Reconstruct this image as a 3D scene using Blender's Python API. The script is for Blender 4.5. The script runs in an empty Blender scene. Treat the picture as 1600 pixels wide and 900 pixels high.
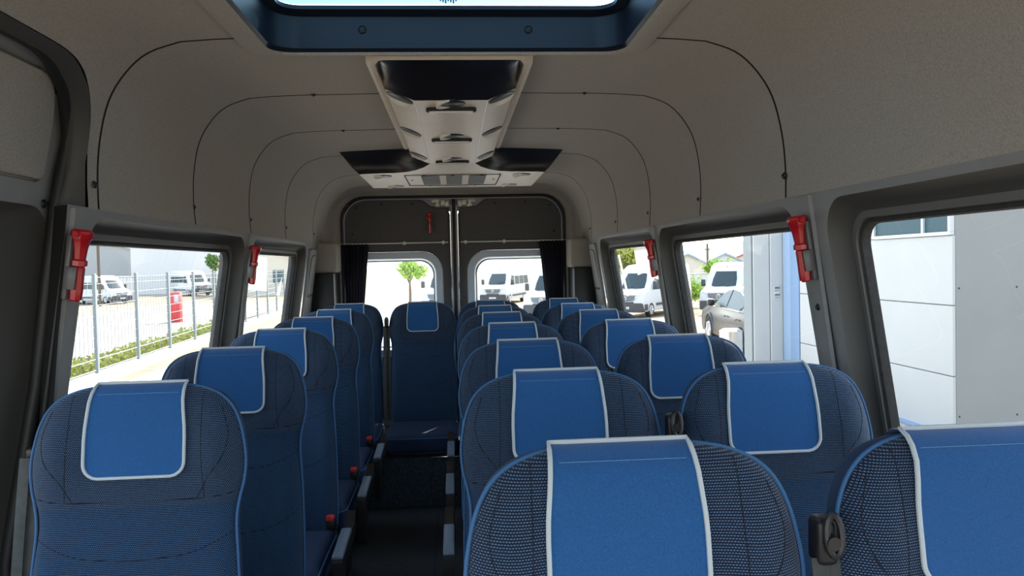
import bpy, bmesh, math, random
from mathutils import Vector, Matrix
random.seed(7)
C = bpy.context.scene.collection
PI = math.pi
sc = bpy.context.scene

# ---------------------------------------------------------------- camera
# The bus runs along +Y towards its rear doors; eye level is z = 0, bus floor z = -1.42.
cam = bpy.data.cameras.new('camera'); camo = bpy.data.objects.new('camera', cam); C.objects.link(camo)
camo.matrix_world = Matrix((
    (0.99700526, 0.02489083, -0.07321857, 0),
    (-0.07393225, 0.02907448, -0.99683935, 0),
    (-0.02268337, 0.99926729, 0.03082765, 0),
    (0, 0, 0, 1)))
cam.sensor_width = 36; cam.lens = 36 * 1200 / 1600; cam.clip_start = .02; cam.clip_end = 3000
sc.camera = camo
# ---------------------------------------------------------------- light
W = bpy.data.worlds.new('sky'); sc.world = W; W.use_nodes = True
nt = W.node_tree; bg = nt.nodes['Background']
sky = nt.nodes.new('ShaderNodeTexSky'); sky.sky_type = 'NISHITA'; sky.sun_disc = False
SUN_EL, SUN_AZ = math.radians(40), math.radians(24)       # azimuth from +Y, negative = towards -X
sky.sun_elevation = SUN_EL; sky.sun_rotation = SUN_AZ; sky.air_density = 1.0; sky.dust_density = 2.0; sky.ozone_density = 1.0
hs = nt.nodes.new('ShaderNodeHueSaturation'); hs.inputs['Saturation'].default_value = .55; nt.links.new(sky.outputs[0], hs.inputs['Color'])
hz = nt.nodes.new('ShaderNodeMixRGB'); hz.inputs[0].default_value = .5; hz.inputs[2].default_value = (.95, 1.22, 1.45, 1)     # thin bright haze
nt.links.new(hs.outputs[0], hz.inputs[1]); nt.links.new(hz.outputs[0], bg.inputs[0]); bg.inputs[1].default_value = 0.62
sl = bpy.data.lights.new('sun', 'SUN'); sl.energy = 4.5; sl.angle = math.radians(.6); sl.color = (1, .93, .80)
so = bpy.data.objects.new('sun', sl); C.objects.link(so)
sd = Vector((math.sin(SUN_AZ) * math.cos(SUN_EL), math.cos(SUN_AZ) * math.cos(SUN_EL), math.sin(SUN_EL)))
so.rotation_euler = sd.to_track_quat('Z', 'Y').to_euler(); so.location = (0, 0, 20)
vs = sc.view_settings; vs.view_transform = 'Standard'; vs.look = 'None'; vs.gamma = 1; vs.use_curve_mapping = False
vs.exposure = 0.88
sc.cycles.use_denoising = True
sc.cycles.max_bounces = 12; sc.cycles.diffuse_bounces = 8; sc.cycles.transparent_max_bounces = 24
sc.cycles.sample_clamp_indirect = 6

# ---------------------------------------------------------------- materials
def mat(name, col, rough=.6, metal=0, spec=.5, noise=None, bump=None, sheen=0, coat=0):
    """noise=(scale, amount): albedo mottling; bump=(scale, strength, distance)."""
    m = bpy.data.materials.new(name); m.use_nodes = True
    n = m.node_tree; b = n.nodes['Principled BSDF']
    b.inputs['Base Color'].default_value = (*col, 1); b.inputs['Roughness'].default_value = rough
    b.inputs['Metallic'].default_value = metal; b.inputs['Specular IOR Level'].default_value = spec
    if sheen: b.inputs['Sheen Weight'].default_value = sheen
    if coat: b.inputs['Coat Weight'].default_value = coat; b.inputs['Coat Roughness'].default_value = .05
    tc = n.nodes.new('ShaderNodeTexCoord')
    if noise:
        t = n.nodes.new('ShaderNodeTexNoise'); t.inputs['Scale'].default_value = noise[0]; t.inputs['Detail'].default_value = 4
        n.links.new(tc.outputs['Object'], t.inputs['Vector'])
        r = n.nodes.new('ShaderNodeMapRange'); r.inputs[1].default_value = .3; r.inputs[2].default_value = .7
        r.inputs[3].default_value = 1 - noise[1]; r.inputs[4].default_value = 1 + noise[1]
        n.links.new(t.outputs['Fac'], r.inputs[0])
        mx = n.nodes.new('ShaderNodeVectorMath'); mx.operation = 'SCALE'; mx.inputs[0].default_value = col
        n.links.new(r.outputs[0], mx.inputs['Scale']); n.links.new(mx.outputs[0], b.inputs['Base Color'])
    if bump:
        t = n.nodes.new('ShaderNodeTexNoise'); t.inputs['Scale'].default_value = bump[0]; t.inputs['Detail'].default_value = 3
        n.links.new(tc.outputs['Object'], t.inputs['Vector'])
        bp = n.nodes.new('ShaderNodeBump'); bp.inputs['Strength'].default_value = bump[1]; bp.inputs['Distance'].default_value = bump[2]
        n.links.new(t.outputs['Fac'], bp.inputs['Height']); n.links.new(bp.outputs[0], b.inputs['Normal'])
    return m

def glass(name, tint, gloss=.06):
    m = bpy.data.materials.new(name); m.use_nodes = True; n = m.node_tree
    n.nodes.remove(n.nodes['Principled BSDF']); out = n.nodes['Material Output']
    t = n.nodes.new('ShaderNodeBsdfTransparent'); t.inputs[0].default_value = (*tint, 1)
    g = n.nodes.new('ShaderNodeBsdfGlossy'); g.inputs['Roughness'].default_value = .02
    mx = n.nodes.new('ShaderNodeMixShader'); mx.inputs[0].default_value = gloss
    n.links.new(t.outputs[0], mx.inputs[1]); n.links.new(g.outputs[0], mx.inputs[2]); n.links.new(mx.outputs[0], out.inputs[0])
    return m

def weave(name, base, dash, px=.0038, pz=.0035):
    """dark cloth with rows of short light stitches, laid out in the seat's own x/z"""
    m = bpy.data.materials.new(name); m.use_nodes = True; n = m.node_tree; L = n.links.new
    b = n.nodes['Principled BSDF']; b.inputs['Roughness'].default_value = .85; b.inputs['Specular IOR Level'].default_value = .2
    b.inputs['Sheen Weight'].default_value = .15
    tc = n.nodes.new('ShaderNodeTexCoord'); sp = n.nodes.new('ShaderNodeSeparateXYZ'); L(tc.outputs['Object'], sp.inputs[0])
    def M(op, a, bb=None, c=None):
        k = n.nodes.new('ShaderNodeMath'); k.operation = op
        for i, v in enumerate((a, bb, c)):
            if v is None: continue
            if isinstance(v, (int, float)): k.inputs[i].default_value = v
            else: L(v, k.inputs[i])
        return k.outputs[0]
    rz = M('DIVIDE', sp.outputs[2], pz); row = M('FLOOR', rz)
    fx = M('FRACT', M('ADD', M('DIVIDE', sp.outputs[0], px), M('MULTIPLY', row, .5)))
    fz = M('FRACT', rz)
    ax = M('LESS_THAN', M('ABSOLUTE', M('SUBTRACT', fx, .5)), .33)
    az = M('LESS_THAN', M('ABSOLUTE', M('SUBTRACT', fz, .5)), .21)
    f = M('MULTIPLY', ax, az)
    t = n.nodes.new('ShaderNodeTexNoise'); t.inputs['Scale'].default_value = 220; L(tc.outputs['Object'], t.inputs['Vector'])
    f2 = M('MULTIPLY', f, M('ADD', M('MULTIPLY', t.outputs['Fac'], 1.1), .35))
    mx = n.nodes.new('ShaderNodeMixRGB'); mx.inputs[1].default_value = (*base, 1); mx.inputs[2].default_value = (*dash, 1)
    L(f2, mx.inputs[0]); L(mx.outputs[0], b.inputs['Base Color'])
    bp = n.nodes.new('ShaderNodeBump'); bp.inputs['Strength'].default_value = .4; bp.inputs['Distance'].default_value = .0008
    L(f, bp.inputs['Height']); L(bp.outputs[0], b.inputs['Normal'])
    return m

M_LINING = mat('lining felt', (.40, .368, .32), .95, spec=.15, noise=(260, .16), bump=(420, .25, .0012), sheen=.1)
M_PLASTIC = mat('grey wall plastic', (.27, .27, .265), .55, noise=(30, .03), bump=(900, .1, .0004))
M_PANEL = mat('light cover plastic', (.36, .365, .36), .5)
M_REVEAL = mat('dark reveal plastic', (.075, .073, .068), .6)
M_RUBBER = mat('black rubber', (.018, .018, .018), .5)
M_SEAL = mat('window seal felt', (.03, .03, .03), .8, noise=(60, .3))
M_FRAME = mat('window frame grey', (.13, .128, .12), .5)
M_BLACK = mat('black plastic', (.012, .012, .013), .42)
M_NAVYTUB = mat('hatch tub plastic', (.007, .012, .022), .4)
M_CONSOLE = mat('console plastic', (.80, .69, .555), .45, noise=(8, .03))
M_CONSOLED = mat('console dark gloss', (.012, .012, .016), .28)
M_CHROME = mat('chrome', (.75, .75, .75), .18, metal=1)
M_LENS = mat('lamp lens', (.90, .88, .84), .25)
M_METAL = mat('bare metal', (.78, .74, .64), .35, metal=.2)
M_RED = mat('red hammer plastic', (.52, .01, .018), .25, coat=.4)
M_HOLD = mat('clear grey holder', (.13, .125, .125), .3)
M_BLUE = mat('blue cover cloth', (.017, .092, .265), .9, spec=.2, noise=(500, .18), bump=(700, .3, .0006), sheen=.25)
M_PIPE = mat('pale grey piping', (.50, .56, .60), .8, bump=(900, .4, .0006))
M_SEATPIPE = mat('blue piping', (.03, .115, .27), .7)
M_STITCH = mat('blue stitching', (.12, .26, .46), .8)
M_WEAVE = weave('stitched seat cloth', (.004, .009, .028), (.098, .172, .29))
M_WEAVESHEEN = weave('stitched seat cloth blue sheen', (.004, .013, .040), (.055, .145, .28))  # same cloth for the lower backrest, its blue sheen put into the colour
M_SIDE = mat('seat side cloth', (.012, .035, .09), .85)
M_SEAM = mat('seam thread', (.004, .006, .012), .9)
M_BELT = mat('belt webbing', (.04, .045, .045), .7, noise=(40, .3))
M_BUCKLE = mat('red buckle', (.7, .03, .03), .4)
M_ARM = mat('armrest top', (.14, .19, .25), .4)
M_FLOOR = mat('bus floor vinyl', (.034, .042, .052), .7, noise=(80, .3))
M_CARPET = mat('dark carpet', (.034, .050, .068), .98, noise=(60, .5), bump=(200, .5, .004))
M_DOOR = mat('rear door trim', (.10, .092, .088), .7, noise=(40, .06))
M_DOORRING = mat('door window ring', (.64, .71, .78), .45)
M_EDGE = mat('door edge paint', (.46, .47, .49), .4)
M_CURTAIN = mat('curtain cloth', (.036, .036, .052), .9)
M_PAPER = mat('white paper', (.85, .85, .84), .8)
_n = M_PAPER.node_tree; _t = _n.nodes.new('ShaderNodeBsdfTranslucent'); _t.inputs[0].default_value = (.95, .95, .93, 1); _m = _n.nodes.new('ShaderNodeMixShader'); _m.inputs[0].default_value = .75
_n.links.new(_n.nodes['Principled BSDF'].outputs[0], _m.inputs[1]); _n.links.new(_t.outputs[0], _m.inputs[2]); _n.links.new(_m.outputs[0], _n.nodes['Material Output'].inputs[0])
M_GLASS = glass('window glass', (.93, .95, .94), .05)
M_SKYGLASS = glass('hatch glass', (.15, .31, .43), .05)

# ---------------------------------------------------------------- helpers
def mesh_obj(name, bm, m, parent=None, smooth=True, mats=None):
    bmesh.ops.recalc_face_normals(bm, faces=bm.faces[:]) if len(bm.faces) else None
    me = bpy.data.meshes.new(name); bm.to_mesh(me); bm.free()
    for k in (mats or [m]): me.materials.append(k)
    if smooth:
        me.polygons.foreach_set('use_smooth', [True] * len(me.polygons)); me.set_sharp_from_angle(angle=math.radians(38))
    o = bpy.data.objects.new(name, me); C.objects.link(o)
    if parent: o.parent = parent
    return o
def empty(name, loc=(0, 0, 0), rz=0):
    o = bpy.data.objects.new(name, None); C.objects.link(o); o.location = loc; o.rotation_euler = (0, 0, rz)
    o.empty_display_size = .1
    return o
def tag(o, label=None, cat=None, group=None, kind=None):
    if label: o['label'] = label
    if cat: o['category'] = cat
    if group: o['group'] = group
    if kind: o['kind'] = kind
    return o
def copy_tree(o, parent=None):
    c = o.copy(); C.objects.link(c); c.parent = parent
    for ch in [k for k in bpy.data.objects if k.parent == o]: copy_tree(ch, c)
    return c
def box(bm, x0, x1, y0, y1, z0, z1, bev=0, seg=2, mi=0):
    r = bmesh.ops.create_cube(bm, size=1)
    vsx = r['verts']
    for v in vsx: v.co = Vector(((x0 + x1) / 2 + v.co.x * (x1 - x0), (y0 + y1) / 2 + v.co.y * (y1 - y0), (z0 + z1) / 2 + v.co.z * (z1 - z0)))
    fs = list({f for v in vsx for f in v.link_faces})
    for f in fs: f.material_index = mi
    if bev:
        es = list({e for v in vsx for e in v.link_edges})
        bmesh.ops.bevel(bm, geom=es, offset=bev, segments=seg, profile=.5, affect='EDGES')
def nb(): return bmesh.new()
def tube(bm, pts, r, seg=8, closed=False, caps=True, flat=1.0):
    pts = [Vector(p) for p in pts]; n = len(pts); rings = []
    up0 = None
    for i, p in enumerate(pts):
        a = pts[(i - 1) % n] if (closed or i > 0) else p
        b = pts[(i + 1) % n] if (closed or i < n - 1) else p
        t = (b - a).normalized() if (b - a).length > 1e-9 else Vector((0, 0, 1))
        if up0 is None:
            up0 = Vector((0, 0, 1)) if abs(t.z) < .9 else Vector((0, 1, 0))
        s = t.cross(up0)
        if s.length < 1e-6: s = t.cross(Vector((1, 0, 0)))
        s.normalize(); u = s.cross(t).normalized(); up0 = u
        rr = r[i] if isinstance(r, (list, tuple)) else r
        rings.append([bm.verts.new(p + s * math.cos(k * 2 * PI / seg) * rr + u * math.sin(k * 2 * PI / seg) * rr * flat) for k in range(seg)])
    m = n if closed else n - 1
    for i in range(m):
        A, B = rings[i], rings[(i + 1) % n]
        for k in range(seg): bm.faces.new((A[k], A[(k + 1) % seg], B[(k + 1) % seg], B[k]))
    if caps and not closed:
        bm.faces.new(rings[0][::-1]); bm.faces.new(rings[-1])
def loft(bm, loops, closed=True, cap0=False, cap1=False, mi=0):
    """loops: lists of points of equal count; bridges them"""
    R = [[bm.verts.new(Vector(p)) for p in lp] for lp in loops]
    n = len(R[0]); m = n if closed else n - 1
    for A, B in zip(R, R[1:]):
        for k in range(m):
            f = bm.faces.new((A[k], A[(k + 1) % n], B[(k + 1) % n], B[k])); f.material_index = mi
    if cap0: bm.faces.new(R[0][::-1]).material_index = mi
    if cap1: bm.faces.new(R[-1]).material_index = mi
    return R
def cyl(bm, c, axis, r0, r1, h, seg=20):
    c = Vector(c); a = Vector(axis).normalized()
    q = Vector((0, 0, 1)).rotation_difference(a)
    L = [[c + q @ Vector((math.cos(2 * PI * k / seg) * r, math.sin(2 * PI * k / seg) * r, z)) for k in range(seg)] for r, z in ((r0, 0), (r1, h))]
    loft(bm, L, cap0=True, cap1=True)
def dome(bm, c, axis, r, h, seg=12, rings=4):
    c = Vector(c); q = Vector((0, 0, 1)).rotation_difference(Vector(axis).normalized())
    L = []
    for i in range(rings):
        a = i / rings * PI / 2
        L.append([c + q @ Vector((math.cos(2 * PI * k / seg) * r * math.cos(a), math.sin(2 * PI * k / seg) * r * math.cos(a), h * math.sin(a))) for k in range(seg)])
    loft(bm, L, cap0=True, cap1=True)
def rrect(u0, u1, v0, v1, r, seg=8, angles=None):
    """rounded rectangle as (u, v) points, counter-clockwise"""
    rs = r if isinstance(r, (list, tuple)) else [r] * 4       # corners: (u1,v1), (u0,v1), (u0,v0), (u1,v0)
    P = []
    for (cu, cv, a0, rr) in ((u1, v1, 0, rs[0]), (u0, v1, 90, rs[1]), (u0, v0, 180, rs[2]), (u1, v0, 270, rs[3])):
        su = -1 if cu == u1 else 1; sv = -1 if cv == v1 else 1
        for k in range(seg + 1):
            a = math.radians(a0 + 90 * k / seg)
            P.append((cu + su * rr + rr * math.cos(a), cv + sv * rr + rr * math.sin(a)))
    return P
def rect_for(P, u0, u1, v0, v1):
    """points on the rectangle border matching the rounded loop P (corner point sits at each arc's middle)"""
    seg = len(P) // 4 - 1; Q = []
    cs = ((u1, v1), (u0, v1), (u0, v0), (u1, v0))
    for i, (u, v) in enumerate(P):
        q, k = divmod(i, seg + 1); cu, cv = cs[q]
        if k * 2 == seg: Q.append((cu, cv)); continue
        first = k * 2 < seg
        vert = (q % 2 == 0) == first      # on a vertical (u = const) side
        Q.append((cu, v) if vert else (u, cv))
    return Q

# ================================================================ THE SHELL
FZ = -1.42
PROF = [(-1.42, 1.07), (-.8, 1.08), (-.62, 1.045), (-.45, 1.0), (.17, .915), (.29, .897), (.385, .872), (.46, .835), (.515, .785), (.55, .725), (.567, .66)]
def X(z):
    if z <= PROF[0][0]: return PROF[0][1]
    for (a, b), (c, d) in zip(PROF, PROF[1:]):
        if z <= c: return b + (d - b) * (z - a) / (c - a)
    return PROF[-1][1]
# smooth arc of lining, from its lower edge over the corner to the middle
def catmull(P, n):
    out = []
    for i in range(len(P) - 1):
        p0 = P[max(i - 1, 0)]; p1 = P[i]; p2 = P[i + 1]; p3 = P[min(i + 2, len(P) - 1)]
        for k in range(n):
            t = k / n
            out.append(tuple(.5 * ((2 * b) + (-a + c) * t + (2 * a - 5 * b + 4 * c - d) * t * t + (-a + 3 * b - 3 * c + d) * t ** 3) for a, b, c, d in zip(p0, p1, p2, p3)))
    out.append(P[-1]); return out
ARC = catmull([(.915, .165), (.905, .25), (.885, .34), (.85, .43), (.80, .495), (.74, .54), (.66, .565)], 4) + [(.58, .571), (.50, .574)]
ARCC = [(.36, .576), (.22, .578), (0, .58)]
RIBS = [(2.065, 1.96), (2.81, 2.60), (3.555, 3.27), (4.276, 3.98), (5.09, 4.80)]
YA, YB = -1.3, 5.42
def arc_rows():
    rows = []      # (yb, yt, groove)
    edge = [(YA, YA)] + RIBS + [(YB, YB)]
    for i, ((b0, t0), (b1, t1)) in enumerate(zip(edge, edge[1:])):
        s0 = 0 if i == 0 else .005; s1 = 0 if i == len(edge) - 2 else .005
        n = 60 if i == 0 else 8
        for k in range(n + 1):
            f = k / n
            rows.append((b0 + s0 + (b1 - s1 - b0 - s0) * f, t0 + s0 + (t1 - s1 - t0 - s0) * f, 0))
        if i < len(edge) - 2:
            rows.append((b1 - .0042, t1 - .0042, .02)); rows.append((b1 + .0042, t1 + .0042, .02))
    rows.sort(key=lambda r: r[1]); return rows
ROWS = arc_rows()
HATCH = (-.49, .49, 1.17, 2.05)
DOORY = 1.905                       # near edge of the first left pillar
CUT = [(YA, .482)] + [(1.65 + .32 * max(0, math.cos(a)) ** .8, .27 + .212 * max(0, math.sin(a)) ** .8) for a in [PI / 2 * (1 - k / 22) for k in range(23)]] + [(1.982, .22), (1.995, .165)]     # cut-out of the left lining for the sliding door
KAP = (1.96 - YA) / (2.065 - YA)
def rowb(y, z):
    w = min(1, max(0, (z - .165) / .40)); return (y - w * YA * (1 - KAP)) / (1 - w + w * KAP)
def lining(side):
    bm = nb(); full = ARC + ARCC
    rows = list(ROWS)
    for t_ in (1.17, 2.05):
        (b0, t0), (b1, t1) = ((YA, YA), RIBS[0]) if t_ < 1.5 else (RIBS[0], RIBS[1])
        rows.append((b0 + (b1 - b0) * (t_ - t0) / (t1 - t0), t_, 0))
    rows = [r + (0,) for r in rows]
    if side < 0:
        cb = [(rowb(y, z), z) for y, z in CUT[1:]]
        for i in range(1, len(cb)): cb[i] = (max(cb[i][0], cb[i - 1][0] + .0004), cb[i][1])
        b0, b1 = cb[0][0], max(c[0] for c in cb)
        rows = [(b, t, g, .482) if b < b0 - 1e-4 else (b, t, g, 0) for b, t, g, z in rows if not (b0 - 1e-4 <= b <= b1 + 1e-3)]
        for b, z in cb: rows.append((b, YA + (b - YA) * KAP, 0, z))
        rows.append((b1 + .0008, YA + (b1 + .0008 - YA) * KAP, 0, 0))
    rows.sort(key=lambda r: (r[1], r[0]))
    R = []
    for b, t, g, zc in rows:
        line = []
        pts = full
        if zc > .166:
            # resample the arc from zc upwards
            arc = ARC; i0 = next(i for i, p in enumerate(arc) if p[1] >= zc - 1e-6)
            if i0 > 0:
                a, c = arc[i0 - 1], arc[i0]; f = (zc - a[1]) / (c[1] - a[1]); st = (a[0] + (c[0] - a[0]) * f, zc)
            else: st = arc[0]
            sub = [st] + arc[i0:]
            m = len(ARC); rs = []
            for k in range(m):
                u = k / (m - 1) * (len(sub) - 1); i = min(int(u), len(sub) - 2); f = u - i
                rs.append((sub[i][0] + (sub[i + 1][0] - sub[i][0]) * f, sub[i][1] + (sub[i + 1][1] - sub[i][1]) * f))
            pts = rs + ARCC
        for (x, z) in pts:
            w = min(1, max(0, (z - .165) / .40)); y = b + (t - b) * w
            nx = min(1, max(0, (z < .5) * 1 + (z >= .5) * (.58 - z) / .08))
            line.append(bm.verts.new((side * (x + g * nx), y, z + g * (1 - nx))))
        R.append(line)
    for A, B, ra, rb in zip(R, R[1:], rows, rows[1:]):
        ym = (ra[1] + rb[1]) / 2
        for k in range(len(full) - 1):
            xm = (full[k][0] + full[k + 1][0]) / 2
            if HATCH[2] < ym < HATCH[3] and xm < .5: continue
            try: bm.faces.new((A[k], A[k + 1], B[k + 1], B[k])).material_index = 1 if (ra[2] or rb[2]) else 0
            except ValueError: pass
    # folded lower lip, 12 mm outwards
    es = [e for e in bm.edges if e.is_boundary and all(abs(v.co.x) > .70 and v.co.z < .17 for v in e.verts) and abs(e.verts[0].co.y - e.verts[1].co.y) > 1e-5]
    r = bmesh.ops.extrude_edge_only(bm, edges=es)
    for v in r['geom']:
        if isinstance(v, bmesh.types.BMVert): v.co.x += side * .010; v.co.z -= .002
    bmesh.ops.remove_doubles(bm, verts=bm.verts[:], dist=1e-5)
    return bm
ceil = tag(empty('ceiling'), kind='structure')
for s in (-1, 1): mesh_obj('lining_panel', lining(s), None, ceil, mats=[M_LINING, M_RUBBER])  # black rubber in the rib grooves puts the gaps' shade into colour
# outer sheet of the roof keeps daylight out above the lining
bm = nb()
OUT = [(1.10, -1.5), (1.10, .0), (1.03, .3), (.93, .52), (.80, .64), (.55, .665), (.49, .668)]
for s in (-1, 1):
    for (ya, yb) in ((-1.3, 1.17), (1.17, 2.05), (2.05, 5.75)):
        L = [[(s * x, y, z) for x, z in OUT if z >= .2 or True][2:] for y in (ya, yb)]
        loft(bm, L, closed=False)
for (ya, yb) in ((-1.3, 1.17), (2.05, 5.75)):
    loft(bm, [[(-.49, ya, .668), (.49, ya, .668)], [(-.49, yb, .668), (.49, yb, .668)]], closed=False)
mesh_obj('roof_sheet', bm, M_EDGE, ceil)
def cap_screw(parent, p, axis, r=.008):
    bm = nb(); dome(bm, p, axis, r, r * .55); cyl(bm, Vector(p) + Vector(axis).normalized() * r * .4, axis, r * .45, r * .4, r * .3, 8)
    return mesh_obj('screw_cap', bm, M_BLACK, parent)
for s in (-1, 1):
    for (yb, yt) in RIBS:
        cap_screw(ceil, (s * .903, yb - .045 if s < 0 else yb - .02, .225), (-s, 0, .1), .010 if yb < 2.5 else .008)
    for (yb, yt) in RIBS[1:3]: cap_screw(ceil, (s * .45, yt - .015, .573), (0, 0, -1), .009)

# ---- side walls: each bay is a panel with a window recess
MW = [M_PLASTIC, M_REVEAL, M_FRAME, M_SEAL]
def wall_bay(side, ya, yb, rim, glassr, z0=FZ, z1=.167, rr=.09, mats=MW):
    """rim, glassr = (y0, y1, z0, z1). Panel, dark reveal, frame, seal: one mesh; returns bm and glass loop"""
    bm = nb()
    P = rrect(*rim, rr, 8)
    def at(pt, off): return (side * (X(pt[1]) + off), pt[0], pt[1])
    def ins(d, r2):
        y0, y1, a, b = glassr
        return rrect(y0 - d, y1 + d, a - d, b + d, r2, 8)
    outer = rect_for(P, ya, yb, z0, z1)
    g0 = ins(.034, rr * .9); 
    mid = [((a[0] + b[0]) / 2, (a[1] + b[1]) / 2) for a, b in zip(P, g0)]
    # panel between rectangle and rim, in steps so that it follows the curved wall
    def lerp(A, B, t): return [(a[0] + (b[0] - a[0]) * t, a[1] + (b[1] - a[1]) * t) for a, b in zip(A, B)]
    big = rrect(rim[0] - .012, rim[1] + .012, rim[2] - .012, rim[3] + .012, rr + .012, 8)
    loft(bm, [[at(p, 0) for p in lerp(outer, big, t)] for t in (0, .5, 1)] + [[at(p, .002) for p in P]], mi=0)
    loft(bm, [[at(p, .002) for p in P], [at(p, .012) for p in lerp(P, g0, .06)], [at(p, .045) for p in lerp(P, g0, .6)], [at(p, .052) for p in g0]], mi=1)
    loft(bm, [[at(p, .052) for p in g0], [at(p, .046) for p in ins(.030, rr * .88)], [at(p, .046) for p in ins(.014, rr * .75)], [at(p, .052) for p in ins(.012, rr * .75)]], mi=2)
    loft(bm, [[at(p, .052) for p in ins(.012, rr * .75)], [at(p, .050) for p in ins(.008, rr * .7)], [at(p, .054) for p in ins(.002, rr * .65)], [at(p, .064) for p in ins(0, rr * .62)], [at(p, .075) for p in ins(0, rr * .62)]], mi=3)
    # outer skin of the body around the glass
    gl = ins(0, rr * .62)
    loft(bm, [[at(p, .075) for p in gl], [at(p, .10) for p in lerp(gl, rect_for(gl, ya, yb, z0, z1 + .16), .3)], [(side * (X(p[1]) + .11), p[0], p[1]) for p in rect_for(gl, ya, yb, z0, z1 + .16)]], mi=3)
    return bm, gl
def pane(parent, gl, side, off, name='glass'):
    bm = nb(); vs_ = []
    # fan from the centre line so that the pane follows the wall
    ys = [p[0] for p in gl]; zs = [p[1] for p in gl]
    f = bm.faces.new([bm.verts.new((side * (X(p[1]) + off), p[0], p[1])) for p in gl])
    bmesh.ops.triangulate(bm, faces=[f])
    return mesh_obj(name, bm, M_GLASS, parent)
def merge(bm, other):
    me = bpy.data.meshes.new('tmp'); other.to_mesh(me); other.free(); bm.from_mesh(me); bpy.data.meshes.remove(me)

def bay_set(side, specs, name):
    bm = nb(); gls = []
    for ya, yb, rim, gr in specs:
        b, gl = wall_bay(side, ya, yb, rim, gr); merge(bm, b); gls.append(gl)
    o = mesh_obj(name, bm, None, mats=MW); tag(o, kind='structure'); return o, gls
WZ = (-.66, .145)     # rim z
GZ = (-.60, .078)     # glass z
wr, gr_ = bay_set(1, [(.42, 1.945, (.55, 1.862, *WZ), (.62, 1.80, *GZ)),
                      (1.945, 3.485, (2.03, 3.44, *WZ), (2.10, 3.385, *GZ)),
                      (3.485, 4.93, (3.53, 4.865, *WZ), (3.60, 4.81, *GZ))], 'wall_right')
wl, gl_ = bay_set(-1, [(1.905, 3.545, (2.025, 3.49, *WZ), (2.10, 3.435, *GZ)),
                       (3.545, 4.93, (3.60, 4.895, *WZ), (3.67, 4.84, *GZ))], 'wall_left')
for i, (s, gl) in enumerate([(1, g) for g in gr_] + [(-1, g) for g in gl_]):
    w = pane(None, gl, s, .066, 'window_%d' % (i + 1)); tag(w, kind='structure')

# wall pieces beyond the windows (rear corners), cab sides, pillar details
def wall_strip(side, ya, yb, z0, z1, off=0, off1=None, n=10, mi=0, bm=None):
    bm = bm or nb()
    L = []
    for y in (ya, yb):
        L.append([(side * (X(z0 + (z1 - z0) * k / n) + (off if y == ya else (off if off1 is None else off1))), y, z0 + (z1 - z0) * k / n) for k in range(n + 1)])
    loft(bm, L, closed=False, mi=mi); return bm
for s, w in ((1, wr), (-1, wl)):
    mesh_obj('rear_corner_trim', wall_strip(s, 4.93, 5.45, FZ, .167), M_PLASTIC, w)
    # tall service cover with a slot and latch
    bm = nb(); P = rrect(4.955, 5.18, -1.0, .125, (.05, .03, .02, .03), 6)
    pin = rrect(4.96, 5.175, -.995, .12, (.045, .025, .02, .025), 6)
    loft(bm, [[(s * (X(p[1]) + .004), p[0], p[1]) for p in P], [(s * (X(p[1]) - .012), p[0], p[1]) for p in P], [(s * (X(p[1]) - .016), p[0], p[1]) for p in pin]], cap1=False)
    f = bm.faces.new([bm.verts.new((s * (X(p[1]) - .016), p[0], p[1])) for p in pin]); bmesh.ops.triangulate(bm, faces=[f])
    cv = mesh_obj('service_cover', bm, M_PANEL, w)
    bm = nb(); box(bm, *sorted((s * (X(-.17) - .022), s * (X(-.17) - .01))), 5.0, 5.13, -.18, -.165, .002); mesh_obj('cover_slot', bm, M_BLACK, cv)
    bm = nb(); pts = [(s * (X(z) - .017), y, z) for y, z in ((4.985, -.9), (4.985, .03), (5.0, .075), (5.05, .085), (5.14, .085))]
    tube(bm, pts, .003, 6); mesh_obj('cover_groove', bm, M_BLACK, cv)
    # corner box under the lining at the very back
    bm = nb(); box(bm, *sorted((s * .80, s * .95)), 5.25, 5.50, -.03, .17, .02, 3); mesh_obj('corner_box', bm, M_LINING, w)
    bm = nb(); box(bm, *sorted((s * .815, s * .97)), 5.24, 5.52, -.95, -.03, .01, 2); mesh_obj('corner_pillar', bm, M_BLACK, w)
    # lower closed side
    bm = wall_strip(s, 1.80, 5.45, FZ, FZ + .02); mesh_obj('lower_edge', bm, M_PLASTIC, w)
# right wall ahead of the first big window
mesh_obj('front_pillar', wall_strip(1, .25, .42, FZ, .167), M_PLASTIC, wr)
# stepped belt-line pillar strips that carry the hammers
def pillar_strip(side, y, par, wdt=.06):
    bm = nb(); n = 12
    prof = [(-wdt / 2 - .006, .0), (-wdt / 2, -.008), (wdt / 2, -.008), (wdt / 2 + .006, .0)]
    L = []
    for k in range(n + 1):
        z = -.9 + (1.06) * k / n
        L.append([(side * (X(z) + o), y + dy, z) for dy, o in prof])
    loft(bm, L, closed=False); return mesh_obj('pillar_strip', bm, M_PLASTIC, par)
for (s, y, w) in ((1, 1.945, wr), (1, 3.485, wr), (-1, 3.545, wl), (-1, 1.955, wl)): pillar_strip(s, y, w, .05)
for (s, y, z, w) in ((1, 1.95, -.13, wr),):
    cap_screw(w, (s * (X(z) - .008), y, z), (-s, 0, 0), .010)

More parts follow.
